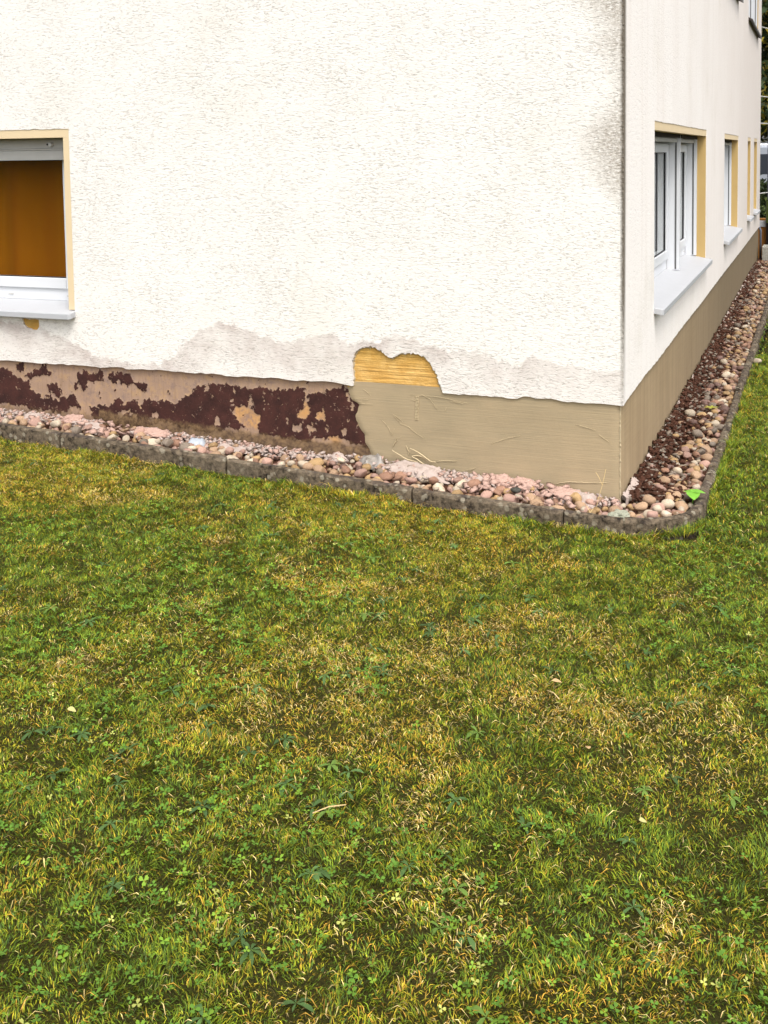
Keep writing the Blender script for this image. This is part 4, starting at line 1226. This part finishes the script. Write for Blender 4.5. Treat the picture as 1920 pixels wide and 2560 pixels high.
rubble(0.02, -0.235, 0.11, 0.085, 0.055, 0.5, 'lump', 'pale grey green mortar lump lying at the kerb below the house corner', 53)
scrap('fleece_scrap', -0.98, -0.06, 0.36, 0.12, 0.050, -0.10, 'fleece', 'long crumpled off white fleece strip below the beige plinth beside the loose fibres', 'fleece', 3, 34)
scrap('fleece_scrap', -0.72, -0.055, 0.22, 0.10, 0.045, -0.22, 'fleece', 'short rumpled pinkish white fleece piece right of the long fleece strip', 'fleece', 5)
scrap('foil_scrap', -1.22, -0.06, 0.12, 0.10, 0.085, 0.6, 'foil', 'crumpled grey foil pushed up where the brown coating ends', 'foil', 8, 16)
rubble(-0.565, -0.06, 0.13, 0.11, 0.065, 0.2, 'fleece_pink', 'rounded pinkish rubble lump against the middle of the beige plinth', 11)
rubble(-0.455, -0.055, 0.14, 0.10, 0.060, -0.1, 'fleece_pink', 'broad pinkish rubble lump beside the dark grey cobble', 14)
rubble(-0.26, -0.07, 0.17, 0.12, 0.055, -0.2, 'fleece_pink', 'flaky pink and white rubble lump below the level wire in the plinth', 17)
scrap('fleece_scrap', -0.17, -0.075, 0.15, 0.09, 0.050, -0.35, 'fleece', 'off white fleece flap leaning on the rubble near the house corner', 'fleece', 19)
scrap('plastic_bag', -2.20, -0.10, 0.11, 0.08, 0.045, 0.3, 'bluebag', 'crumpled pale blue and white plastic in the strip below the brown coating', 'plastic', 23, 18)
scrap('fleece_scrap', -2.00, -0.08, 0.20, 0.10, 0.035, 0.0, 'fleece', 'flat grey white fleece scrap right of the pale blue plastic', 'fleece', 27)
scrap('plaster_slab', -3.27, -0.09, 0.12, 0.10, 0.055, 0.7, 'fleece', 'white torn fleece corner sticking up left of the twin pale lumps', 'fleece', 31, 14)
scrap('fleece_scrap', -2.90, -0.09, 0.30, 0.09, 0.045, -0.35, 'fleece', 'long torn white fleece lying across the pebbles near the left kerb joint', 'fleece', 37, 26)
rubble(-3.02, -0.05, 0.13, 0.10, 0.065, 0.1, 'fleece_pink', 'pale pinkish rubble lump against the brown coating near the left edge', 41)
rubble(-2.52, -0.06, 0.26, 0.11, 0.050, -0.05, 'fleece_pink', 'heap of pinkish crumpled rubble below the lowest brown flakes', 43)
rubble(-1.42, -0.05, 0.11, 0.08, 0.05, 0.4, 'fleece', 'white rubble lump by the yellowish cobble', 47)

# torn white membrane edge along the foot of the side plinth
def membrane():
    bm = bmesh.new()
    prev = None
    y = 0.0
    r = random.Random(4)
    while y < 10.5:
        zb = float(np.interp(y, [p[0] for p in SB], [p[1] for p in SB]))
        hgt = 0.016 + 0.042 * max(0, mnoise.noise((y * 6, 2, 0)) + 0.25) + r.uniform(0, 0.015)
        if y > 4: hgt *= 0.7
        a = bm.verts.new((0.008 + r.uniform(0, 0.012), y, zb - 0.03)); b = bm.verts.new((-0.006 + r.uniform(0, 0.010), y, zb + hgt))
        c = bm.verts.new((0.012 + r.uniform(0, 0.02), y, zb + hgt * 0.55))
        if prev:
            bm.faces.new((prev[0], a, c, prev[2])); bm.faces.new((prev[2], c, b, prev[1]))
        prev = (a, b, c)
        y += r.uniform(0.006, 0.018) * (1 + y * 0.2)
    o = obj_bm('membrane_strip', bm, MAT['fleece'])
    tag(o, 'torn whitish membrane edge standing along the foot of the side plinth', 'membrane')
membrane()

# ------------------------------------------------------------------ small plants in the strip
def leaf_bm(bm, base, direction, upv, length, width, fold=0.15, curl=0.25, n=5):
    d = Vector(direction).normalized(); u = Vector(upv)
    s = d.cross(u).normalized(); u = s.cross(d).normalized()
    L = []; C = []; Rr = []
    for i in range(n + 1):
        t = i / n
        w = width * 0.5 * (math.sin(math.pi * min(1, t ** 0.75 * 0.96 + 0.04))) ** 0.8
        c = Vector(base) + d * (length * t) - u * (curl * length * t * t)
        C.append(bm.verts.new(c)); L.append(bm.verts.new(c + s * w + u * fold * w)); Rr.append(bm.verts.new(c - s * w + u * fold * w))
    for i in range(n):
        bm.faces.new((L[i], L[i + 1], C[i + 1], C[i])); bm.faces.new((C[i], C[i + 1], Rr[i + 1], Rr[i]))

def seedling(x, y, z, leaves, mat, label, name='seedling', hh=0.04):
    e = empty(name, (x, y, z))
    tag(e, label, 'plant')
    bm = bmesh.new()
    tube(bm, [(0, 0, -0.02), (0.004, 0.002, hh * 0.5), (0.0, 0.0, hh)], [0.003, 0.0025, 0.002], 6)
    obj_bm('stem', bm, mat, e, smooth=True)
    for (ang, el, ln, wd) in leaves:
        bm = bmesh.new()
        d = Vector((math.cos(ang) * math.cos(el), math.sin(ang) * math.cos(el), math.sin(el)))
        leaf_bm(bm, (0, 0, hh), d, (0, 0, 1), ln, wd)
        obj_bm('leaf', bm, mat, e, smooth=True)
    return e
BRIGHT = flat_leaf('bright_green_leaf', (0.20, 0.46, 0.05))
YELG = flat_leaf('yellow_green_leaf', (0.36, 0.36, 0.05))
seedling(0.300, 0.09, float(kerb_z(0.3, 0.09)) - 0.01, [(-1.35, 0.05, 0.072, 0.062), (0.3, 0.15, 0.060, 0.055), (2.9, 0.1, 0.042, 0.040), (1.5, 0.3, 0.035, 0.03)], BRIGHT,
         'bright green seedling with broad leaves growing at the kerb by the house corner')
seedling(0.215, 1.95, float(bed_z(0.215, 1.95)) + 0.01, [(a, 0.35, 0.05, 0.018) for a in (-1.6, -0.6, 0.5, 1.5, 2.6, 3.7)], YELG,
         'small yellow green weed with narrow leaves among the pebbles beside the side plinth', 'weed', 0.035)
def stalk(x, y, label, branches):
    e = bmesh.new()
    z = float(bed_z(x, y))
    for pts in branches:
        tube(e, [(x + a, y + b, z + c) for a, b, c in pts], 0.0013, 5)
    o = obj_bm('dry_stalk', e, MAT['straw'])
    tag(o, label, 'stalk')
stalk(-0.10, -0.13, 'thin forked dry stalk standing in the pebbles before the house corner',
      [[(0, 0, 0.0), (0.012, 0.01, 0.06), (0.028, 0.02, 0.12), (0.040, 0.03, 0.185)], [(0.026, 0.018, 0.115), (0.01, 0.02, 0.15), (-0.004, 0.02, 0.17)]])
stalk(-0.12, -0.27, 'short bent dry stalk leaning over the kerb near the house corner', [[(0, 0.04, 0.05), (0.015, 0.02, 0.035), (0.04, -0.01, 0.0)], [(0.02, 0.01, 0.03), (0.03, 0.03, 0.045)]])

# ------------------------------------------------------------------ lawn grass
GP = [(0.195, 0.272, 0.019), (0.100, 0.172, 0.019), (0.375, 0.375, 0.022), (0.500, 0.380, 0.033), (0.74, 0.56, 0.23), (0.56, 0.31, 0.043), (0.090, 0.155, 0.042)]
GP = np.array(GP)
def patch_weights(x, y):
    dry = fbm(x, y, 1.15, 51, 3)
    dry2 = fbm(x, y, 4.2, 61, 3)
    lush = fbm(x, y, 1.6, 71, 3)
    gold = fbm(x, y, 2.3, 81, 2)
    dry3 = fbm(x, y, 9.0, 63, 2)
    d = np.clip(-0.02 + (dry - 0.45) * 2.2 + (dry2 - 0.48) * 2.8 + (dry3 - 0.5) * 2.4, 0, 1)
    lu = np.clip((lush - 0.50) * 5.0 + (fbm(x, y, 5.5, 73, 2) - 0.5) * 3.5, 0, 1)
    go = np.clip((gold - 0.5) * 4.5, 0, 1)
    # the strip on the right side and the kerb foot stay greener; a straw patch lies before the corner
    lu = np.clip(lu + np.clip((x - 0.20) / 0.2, 0, 1) * np.clip((y + 1.1) / 0.6, 0, 1), 0, 1)
    sp = np.exp(-(((x - 0.12) / 0.30) ** 2 + ((y + 1.88) / 0.20) ** 2)) * 0.8
    go = np.clip(go + 0.55 * np.clip((-0.2 - x) / 0.8, 0, 1) * np.clip((y + 1.5) / 0.6, 0, 1) * (0.4 + dry3), 0, 1)
    d = np.clip(d * (1 - 0.85 * lu) + sp, 0, 1)
    return d, lu, go

def make_grass(name, bx, by, hmul, wmul, seed, label):
    g = np.random.default_rng(seed)
    n = len(bx)
    d, lu, go = patch_weights(bx, by)
    # tufts share lean and tint
    cell = 0.045
    ci = np.floor(bx / cell + 1.3 * vnoise(bx, by, 11, 3)).astype(np.int64); cj = np.floor(by / cell + 1.3 * vnoise(bx, by, 11, 4)).astype(np.int64)
    hsh = ((ci * 73856093) ^ (cj * 19349663)) & 0xFFFF
    tab = g.random((65536, 4))
    tf = tab[hsh]
    wts = np.stack([0.80 + 0.55 * lu, 0.48 + 0.7 * lu, 0.68 - 0.3 * lu, (0.46 + 0.75 * go + 0.40 * d) * (1 - 0.65 * lu), (0.11 + 0.80 * d ** 1.4) * (1 - 0.65 * lu), (0.10 + 0.34 * d + 0.62 * go * tf[:, 2]) * (1 - 0.6 * lu), 0.08 + 0.35 * lu * tf[:, 3]], 1)
    wts[:, 0] *= 0.4 + 1.2 * tf[:, 0]; wts[:, 2] *= 0.4 + 1.2 * tf[:, 3]; wts[:, 4] *= 0.3 + 1.5 * tf[:, 1]
    cw = np.cumsum(wts / wts.sum(1, keepdims=True), 1)
    idx = (g.random(n)[:, None] > cw).sum(1).clip(0, 6)
    col = GP[idx] * (0.5 + 1.0 * g.random((n, 1)) ** 1.2) * (0.72 + 0.56 * tf[:, 2:3])
    dead = (idx == 4) | (idx == 5)
    h = (0.008 + 0.0125 * g.random(n)) * (0.75 + 0.5 * tf[:, 0]) * hmul
    h = np.where(lu > 0.6, h * 1.15, h)
    h = np.where(dead, h * 1.12, h)
    w = (0.0011 + 0.0012 * g.random(n)) * wmul
    w = np.where(dead, w * 1.15, w)
    az = tf[:, 1] * 6.283 + g.normal(0, 0.9, n)
    lean = np.clip(0.35 + 0.35 * g.random(n) + 0.45 * (g.random(n) ** 2) + np.where(dead, 0.22, 0), 0, 1.45)
    flat = g.random(n) < np.where(dead, 0.32, 0.07)
    lean = np.where(flat, 1.35 + 0.15 * g.random(n), lean)
    h = np.where(flat, h * 1.5, h)
    w = np.where(flat, w * 0.8, w)
    bz = lawn_z(bx, by) - 0.003 + np.where(flat, 0.005 + 0.017 * g.random(n), 0)
    dx, dy = np.cos(az), np.sin(az)
    fa = az + math.pi / 2 + g.normal(0, 0.7, n)
    sx, sy = np.cos(fa), np.sin(fa)
    def pt(t, bend):
        a = lean * bend
        return bx + dx * h * t * np.sin(a), by + dy * h * t * np.sin(a), bz + h * t * np.cos(a)
    p1 = pt(0.5, 0.65); p2 = pt(1.0, 1.05)
    co = np.empty((n, 5, 3), np.float32)
    hw = w * 0.5
    co[:, 0] = np.stack([bx - sx * hw * 0.8, by - sy * hw * 0.8, bz], 1)
    co[:, 1] = np.stack([bx + sx * hw * 0.8, by + sy * hw * 0.8, bz], 1)
    co[:, 2] = np.stack([p1[0] + sx * hw, p1[1] + sy * hw, p1[2]], 1)
    co[:, 3] = np.stack([p1[0] - sx * hw, p1[1] - sy * hw, p1[2]], 1)
    co[:, 4] = np.stack([p2[0], p2[1], p2[2]], 1)
    o5 = np.arange(n)[:, None] * 5
    loops = np.concatenate([o5 + np.array([[0, 1, 2, 3]]), o5 + np.array([[3, 2, 4]])], 1).ravel()
    starts = (np.arange(n)[:, None] * 7 + np.array([[0, 4]])).ravel()
    totals = np.tile([4, 3], n)
    me = np_mesh(name, co.reshape(-1, 3), loops, starts, totals)
    c4 = np.ones((n, 5, 4), np.float32)
    c4[:, :, :3] = col[:, None, :]
    # blade bases start darker and browner than the tips
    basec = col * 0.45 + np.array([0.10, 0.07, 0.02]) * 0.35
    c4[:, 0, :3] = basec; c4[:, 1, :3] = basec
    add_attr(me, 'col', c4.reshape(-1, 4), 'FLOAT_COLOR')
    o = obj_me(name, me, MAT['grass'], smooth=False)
    tag(o, label, 'grass', kind='stuff')
    return o

def scatter(n, x0, x1, y0, y1, seed, keep):
    g = np.random.default_rng(seed)
    x = g.uniform(x0, x1, n); y = g.uniform(y0, y1, n)
    k = keep(x, y) & ~((x < 0.362) & (y > -0.331) & (np.hypot(np.maximum(x, 0), np.minimum(y - 0.03, 0)) < 0.362) & ((x < 0.362) & (y > -0.332)))
    k &= ~((x <= 0) & (y > -0.333)) & ~((y >= 0.03) & (x < 0.363))
    # thin bare spots
    bare = fbm(x, y, 5.0, 91, 2)
    k &= g.random(n) < np.clip(1.25 - (bare - 0.62) * 5.0, 0.55, 1)
    fine = vnoise(x, y, 26, 93)
    k &= g.random(n) < np.clip(1.35 - (fine - 0.66) * 4.0, 0.40, 1)
    return x[k], y[k]
# the wedge in front of the viewpoint, near part denser
wl = lambda x, y: x > 0.64 - (y + 4.75) * 0.93            # left flank of the wedge
wr = lambda x, y: x < 0.95 + np.clip(y + 4.2, 0, 9) * 0.10
x, y = scatter(900000, -4.3, 1.45, -3.45, -0.33, 1, lambda x, y: wl(x, y) & wr(x, y))
print('grass near', len(x))
make_grass('grass', x, y, 1.0, 1.15, 2, 'short mown lawn grass mixed green and straw yellow in front of the house')
x, y = scatter(85000, 0.36, 1.25, -0.4, 4.2, 3, lambda x, y: (x > 0.36) & (x < 1.2))
print('grass side', len(x))
make_grass('grass', x, y, 1.25, 1.8, 4, 'greener lawn grass beside the kerb along the side of the house')
x, y = scatter(60000, 0.36, 4.0, 4.2, 17, 5, lambda x, y: x > 0.36)
make_grass('grass', x, y, 1.5, 5.0, 6, 'lawn grass farther back beside the house')
x, y = scatter(190000, 0.9, 3.2, -4.4, 4.2, 7, lambda x, y: ~(wl(x, y) & wr(x, y) & (y < -0.33)) & ((x > 1.2) | (y < -0.33)))
make_grass('grass', x, y, 1.25, 2.9, 8, 'lawn grass to the right of the mown patch in front')
x, y = scatter(70000, -4.8, 1.0, -4.4, -0.33, 9, lambda x, y: ~(wl(x, y) & wr(x, y)))
make_grass('grass', x, y, 1.35, 3.4, 10, 'lawn grass to the left of the mown patch in front')
# longer tufts along the kerb foot
g = np.random.default_rng(15)
n = 14000
s = g.uniform(-4.3, 3.6, n)
pts = np.array([kerb_path(v)[0][:2] for v in s]); nrm = np.array([kerb_path(v)[1][:2] for v in s])
offd = np.abs(g.normal(0.0, 0.022, n)) + 0.004
keep = vnoise(s, 0 * s, 3.5, 6) > np.where(s < 0, 0.45, 0.2)
make_grass('grass', (pts - nrm * offd[:, None])[keep, 0], (pts - nrm * offd[:, None])[keep, 1], 2.5, 1.4, 16, 'longer unmown grass fringe at the foot of the kerb')

# clover and broad leaved weeds in the turf
def make_weeds(name, n, seed, label, clover):
    g = np.random.default_rng(seed)
    V = []; F = []; Cc = []
    off = 0
    tries = 0
    cnt = 0
    while cnt < n and tries < n * 40:
        tries += 1
        y = g.uniform(-3.4, -0.38); x = g.uniform(-3.9, 1.3)
        if not (x > 0.62 - (y + 4.75) * 0.93 - 0.1): continue
        dens = float(fbm(np.array([x]), np.array([y]), 2.1, 101 if clover else 131, 3)[0])
        if clover:
            dens += 0.09 * (x < -0.2) * (y < -1.2) + 0.05 * (y < -2.3) + 0.22 * math.exp(-((x + 0.85) / 0.4) ** 2 - ((y + 1.9) / 0.25) ** 2)
            if g.random() > np.clip((dens - 0.60) * 14, 0.010, 1): continue
        elif g.random() > np.clip((dens - 0.45) * 5, 0.05, 1): continue
        z = float(lawn_z(x, y))
        if clover:
            hh = g.uniform(0.014, 0.030); L = g.uniform(0.006, 0.0115)
            pale = g.random()
            c = np.array([0.10, 0.20, 0.025]) if pale < 0.70 else (np.array([0.18, 0.30, 0.03]) if pale < 0.965 else np.array([0.42, 0.44, 0.11]))
            c = c * g.uniform(0.75, 1.25)
            a0 = g.uniform(0, 6.28); tx, ty = g.normal(0, 0.22, 2)
            for k in range(3):
                a = a0 + k * 2.094
                d = np.array([math.cos(a), math.sin(a), 0.15]); s_ = np.array([-math.sin(a), math.cos(a), 0])
                o3 = np.array([x, y, z + hh])
                pts_ = [o3, o3 + d * L * 0.62 + s_ * L * 0.42, o3 + d * L * 1.05 + s_ * L * 0.25, o3 + d * L * 0.92, o3 + d * L * 1.05 - s_ * L * 0.25, o3 + d * L * 0.62 - s_ * L * 0.42]
                pts_ = [p + np.array([0, 0, (p[0] - x) * tx + (p[1] - y) * ty]) for p in pts_]
                V += pts_; F.append([off, off + 1, off + 2, off + 3]); F.append([off, off + 3, off + 4, off + 5]); off += 6
                Cc += [c] * 6
        else:
            nl = g.integers(4, 8); a0 = g.uniform(0, 6.28)
            c0 = np.array([0.075, 0.135, 0.04]) * g.uniform(0.75, 1.3)
            if g.random() < 0.2: c0 = np.array([0.13, 0.21, 0.04])
            for k in range(nl):
                a = a0 + k * 6.283 / nl + g.normal(0, 0.25); L = g.uniform(0.018, 0.045); W = L * g.uniform(0.22, 0.38)
                d = np.array([math.cos(a), math.sin(a), 0]); s_ = np.array([-math.sin(a), math.cos(a), 0]); u = np.array([0, 0, 1.0])
                o3 = np.array([x, y, z + 0.012])
                el = g.uniform(0.1, 0.6)
                def P(t, w): return o3 + d * L * t + s_ * w * W * 0.5 + u * (L * el * t - L * 0.55 * t * t + 0.15 * abs(w) * W)
                pts_ = [P(0, 0), P(.35, .8), P(.35, 0), P(.35, -.8), P(.7, 1), P(.72, 0), P(.7, -1), P(1, 0)]
                V += pts_
                F += [[off, off + 1, off + 2], [off, off + 2, off + 3], [off + 1, off + 4, off + 5, off + 2], [off + 2, off + 5, off + 6, off + 3], [off + 4, off + 7, off + 5], [off + 5, off + 7, off + 6]]
                off += 8
                Cc += [c0 * g.uniform(0.85, 1.2)] * 8
        cnt += 1
    loops = [i for f in F for i in f]
    tot = np.array([len(f) for f in F]); st = np.concatenate([[0], np.cumsum(tot)[:-1]])
    me = np_mesh(name, np.array(V), loops, st, tot)
    c4 = np.ones((len(V), 4), np.float32); c4[:, :3] = np.array(Cc)
    add_attr(me, 'col', c4, 'FLOAT_COLOR')
    o = obj_me(name, me, MAT['weed'])
    tag(o, label, 'weeds' if not clover else 'clover', kind='stuff')
make_weeds('clover', 3300, 31, 'clover and other small round leaves growing through the lawn', True)
make_weeds('broadleaf_weeds', 170, 33, 'low dark green rosettes of broad leaved weeds in the lawn', False)

# fallen leaves and straws lying on the lawn
def fallen(x, y, L, W, ang, mat, label, name='fallen_leaf', cat='leaf', lift=0.03):
    bm = bmesh.new()
    leaf_bm(bm, (-L / 2, 0, 0), (1, 0, 0.12), (0, 0, 1), L, W, 0.25, 0.35, 5)
    o = obj_bm(name, bm, mat, None, True, (x, y, float(lawn_z(x, y)) + lift), (0.15, 0.1, ang))
    tag(o, label, cat, 'fallen leaves on the lawn')
TANL = flat_leaf('tan_dry_leaf', (0.62, 0.40, 0.20)); PALE = flat_leaf('pale_yellow_leaf', (0.55, 0.50, 0.20))
fallen(0.09, -1.70, 0.030, 0.019, 0.6, TANL, 'curled tan dry leaf lying in greener grass before the house corner')
fallen(0.25, -2.03, 0.026, 0.016, 2.0, TANL, 'pinkish tan leaf lying in the straw coloured patch')
fallen(0.44, -2.30, 0.019, 0.015, 0.3, PALE, 'small pale yellow leaf in the golden grass on the right')
fallen(-1.15, -2.42, 0.026, 0.018, 0.2, PALE, 'pale yellow leaf among clover on the left side of the lawn')
def straw(x, y, L, ang, label):
    bm = bmesh.new()
    tube(bm, [(-L / 2, 0, 0), (0, 0.003, 0.004), (L / 2, 0, 0.0)], 0.0016, 5)
    o = obj_bm('straw', bm, MAT['straw'], None, True, (x, y, float(lawn_z(x, y)) + 0.034), (0, 0, ang))
    tag(o, label, 'straw', 'loose straws on the lawn')
straw(-0.28, -2.55, 0.085, 0.75, 'long pale straw lying on the grass left of the middle')
straw(0.10, -1.80, 0.06, -0.7, 'dry straw lying at the edge of the pale patch before the corner')
straw(-0.62, -2.05, 0.05, 1.9, 'short straw lying on the grass farther back on the left')

# ------------------------------------------------------------------ far end: trough, post, board, van, shrubs, trees
def trough():
    x0, x1, y0, y1 = 0.055, 0.62, 11.75, 12.15
    z0 = float(lawn_z(0.5, 11.9)) - 0.02; z1 = z0 + 0.285
    e = empty('planter', (x0, y0, z0))
    tag(e, 'rough concrete planter trough standing at the end of the pebble strip', 'planter')
    bm = bmesh.new()
    t = 0.05
    H = z1 - z0; Wd = x1 - x0; D = y1 - y0
    for b in ((0, Wd, 0, t, 0, H), (0, Wd, D - t, D, 0, H), (0, t, t + 0.001, D - t - 0.001, 0, H), (Wd - t, Wd, t + 0.001, D - t - 0.001, 0, H)):
        add_box(bm, *b, bev=0.008)
    obj_bm('trough_body', bm, MAT['granite'], e)
    boxes('earth', [(t + 0.001, Wd - t - 0.001, t + 0.001, D - t - 0.001, 0, H - 0.06)], MAT['bed_soil'], e)
trough()
def post():
    px, py = 0.160, 12.55
    gz = float(lawn_z(px, py))
    e = empty('post', (px, py, gz))
    tag(e, 'grey metal post with olive green sleeve behind the planter, braced to the house corner', 'post')
    def cyl(name, r, z0, z1, mat):
        bm = bmesh.new(); tube(bm, [(0, 0, z0 - gz), (0, 0, z1 - gz)], r, 20); obj_bm(name, bm, mat, e, smooth=False)
    cyl('shaft', 0.075, 0.392, 5.0, MAT['pole'])
    cyl('sleeve', 0.092, 0.03, 0.39, MAT['green'])
    cyl('base', 0.085, gz - 0.1, 0.028, MAT['dark'])
    for z in (0.50, 1.56, 1.965, 3.0):
        bm = bmesh.new(); tube(bm, [(-0.18, -0.455, z - gz), (-0.055, -0.03, z - gz)], 0.009, 8); obj_bm('brace', bm, MAT['rail'], e)
post()
gz = float(lawn_z(0.03, 12.5))
e = empty('timber_board', (0.015, 12.6, gz))
tag(e, 'upright orange brown timber board with pale cap between house end and post', 'board')
boxes('board', [(-0.08, 0.055, 0, 0.03, -0.05, 0.50)], MAT['timber'], e, 0.003)
boxes('cap', [(-0.085, 0.06, -0.012, 0.042, 0.501, 0.60)], MAT['sill'], e, 0.008)
e = empty('timber_block', (0.015, 13.1, gz))
tag(e, 'low stack of brown timber beams lying behind the upright board', 'timber')
for k in range(3):
    boxes('beam', [(-0.9, 0.075 - 0.006 * k, -0.02, 0.12, 0.205 * k + (0.0 if k else -0.03), 0.205 * k + 0.195)], MAT['timber'], e, 0.006)

def van(x, y, z, rz):
    e = empty('van', (x, y, z), rz)
    tag(e, 'grey van with white roof parked behind the shrubs beyond the house', 'van')
    prof = [(-2.1, 0.35), (-2.15, 0.7), (-2.1, 1.0), (-1.75, 1.65), (-1.55, 1.82), (1.5, 1.82), (1.62, 1.7), (2.0, 1.05), (2.35, 0.95), (2.42, 0.7), (2.4, 0.35)]
    bm = bmesh.new()
    A = [bm.verts.new((px_, -0.85, pz_)) for px_, pz_ in prof]; B = [bm.verts.new((px_, 0.85, pz_)) for px_, pz_ in prof]
    bm.faces.new(A); bm.faces.new(B[::-1])
    for i in range(len(prof)):
        j = (i + 1) % len(prof)
        bm.faces.new((A[i], B[i], B[j], A[j]))
    bmesh.ops.recalc_face_normals(bm, faces=bm.faces)
    bmesh.ops.bevel(bm, geom=list(bm.edges), offset=0.04, segments=2, profile=0.5, affect='EDGES')
    obj_bm('body', bm, MAT['van'], e)
    boxes('roof', [(-1.62, 1.52, -0.8, 0.8, 1.81, 1.88)], MAT['van_roof'], e, 0.03)
    for s_ in (-0.858, 0.83):
        for a, b in ((-1.6, -0.6), (-0.5, 0.45), (0.55, 1.55)):
            boxes('window', [(a, b, s_, s_ + 0.028, 1.12, 1.62)], MAT['van_glass'], e, 0.006)
    for wx in (-1.35, 1.5):
        for s_ in (-0.86, 0.68):
            bm = bmesh.new(); bmesh.ops.create_cone(bm, cap_ends=True, segments=24, radius1=0.33, radius2=0.33, depth=0.2,
                                                    matrix=Matrix.Translation((wx, s_ + 0.09, 0.33)) @ Matrix.Rotation(R_(90), 4, 'X'))
            w_ = obj_bm('wheel', bm, MAT['tyre'], e)
            bm = bmesh.new(); bmesh.ops.create_cone(bm, cap_ends=True, segments=20, radius1=0.2, radius2=0.18, depth=0.215,
                                                    matrix=Matrix.Translation((wx, s_ + 0.09, 0.33)) @ Matrix.Rotation(R_(90), 4, 'X'))
            obj_bm('rim', bm, MAT['rail'], w_)
van(0.9, 24.0, float(lawn_z(0.9, 24)), 0.05)

def leaf_cloud(centers, n, size, cols_, seed):
    g = np.random.default_rng(seed)
    C = []
    for (cx, cy, cz, rx, ry, rz_) in centers:
        k = int(n / len(centers))
        d = g.normal(size=(k, 3)); d /= np.linalg.norm(d, axis=1, keepdims=True)
        rr = g.random(k) ** 0.4
        C.append(np.array([cx, cy, cz]) + d * rr[:, None] * np.array([rx, ry, rz_]) * (0.8 + 0.35 * g.random((k, 1))))
    P = np.concatenate(C); k = len(P)
    a = g.normal(size=(k, 3)); a /= np.linalg.norm(a, axis=1, keepdims=True)
    b = np.cross(a, g.normal(size=(k, 3))); b /= np.linalg.norm(b, axis=1, keepdims=True)
    s_ = size * (0.6 + 0.8 * g.random((k, 1)))
    co = np.stack([P - a * s_, P + b * s_ * 0.45, P + a * s_, P - b * s_ * 0.45], 1)
    me = np_mesh('crown', co.reshape(-1, 3), np.arange(k * 4), np.arange(k) * 4, np.full(k, 4))
    ci = g.integers(0, len(cols_), k)
    c = np.array(cols_)[ci] * (0.6 + 0.8 * g.random((k, 1)))
    c4 = np.ones((k, 4, 4), np.float32); c4[:, :, :3] = c[:, None, :]
    add_attr(me, 'col', c4.reshape(-1, 4), 'FLOAT_COLOR')
    return me
DK = [(0.018, 0.030, 0.010), (0.028, 0.045, 0.014), (0.045, 0.065, 0.02)]
YW = DK + [(0.30, 0.24, 0.03), (0.22, 0.18, 0.05)]
def tree(x, y, h, r, seed, label, cols_, n=5200, cat='tree', low=0.3):
    z = float(lawn_z(x, y))
    name = 'shrub' if cat == 'shrub' else 'tree'
    e = empty(name, (x, y, z))
    tag(e, label, cat)
    rr = random.Random(seed)
    bm = bmesh.new()
    tube(bm, [(0, 0, -0.1), (0.05, 0.03, h * 0.3), (-0.04, 0.05, h * 0.6), (0, 0, h * 0.85)], [0.05 * h * 0.4, 0.04 * h * 0.4, 0.025 * h * 0.4, 0.008 * h], 9)
    for k in range(7):
        a = rr.uniform(0, 6.28); t = rr.uniform(0.2, 0.6) * h
        tube(bm, [(0.02, 0.03, t), (math.cos(a) * r * 0.4, math.sin(a) * r * 0.4, t + 0.12 * h), (math.cos(a) * r * 0.8, math.sin(a) * r * 0.8, t + 0.2 * h)], [0.010 * h, 0.007 * h, 0.003 * h], 6)
    obj_bm('trunk', bm, MAT['bark'], e, smooth=True)
    cs = []
    for k in range(11):
        a = rr.uniform(0, 6.28); q = rr.uniform(0.1, 0.75) * r; t = rr.uniform(low, 0.92)
        s_ = (0.35 + 0.3 * rr.random()) * r * (1.15 - 0.45 * t)
        cs.append((math.cos(a) * q, math.sin(a) * q, t * h, s_, s_, s_ * 0.85))
    obj_me('crown', leaf_cloud(cs, n, 0.035 + 0.012 * h, cols_, seed), MAT['leaves'], e)
tree(-1.0, 29.5, 7.5, 2.6, 3, 'tall dark tree behind the parked van with a few yellow leaves', YW, 16000, low=0.12)
tree(2.2, 30.5, 7.0, 2.4, 4, 'dark tree to the right of the van', DK, 8000, low=0.12)
tree(-4.5, 31, 7.0, 2.6, 5, 'dark tree hidden mostly behind the house end', DK, 7000, low=0.12)
tree(5.2, 11.5, 6.5, 2.6, 6, 'unseen dark green tree added across from the side windows to shade the side wall', DK, 9000, low=0.12)  # tree out of view, added to darken the far end of the wall
tree(-0.62, 20.5, 1.15, 0.75, 7, 'low dark shrub in front of the van beyond the house end', DK, 5000, 'shrub', 0.2)
tree(0.55, 20.2, 1.25, 0.75, 8, 'low dark shrub right of the post beyond the house end', DK, 4000, 'shrub', 0.2)
tree(-0.25, 16.2, 0.85, 0.42, 9, 'small green shrub close behind the house end', DK + [(0.12, 0.16, 0.04)], 3000, 'shrub', 0.2)
print('objects', len(bpy.data.objects))
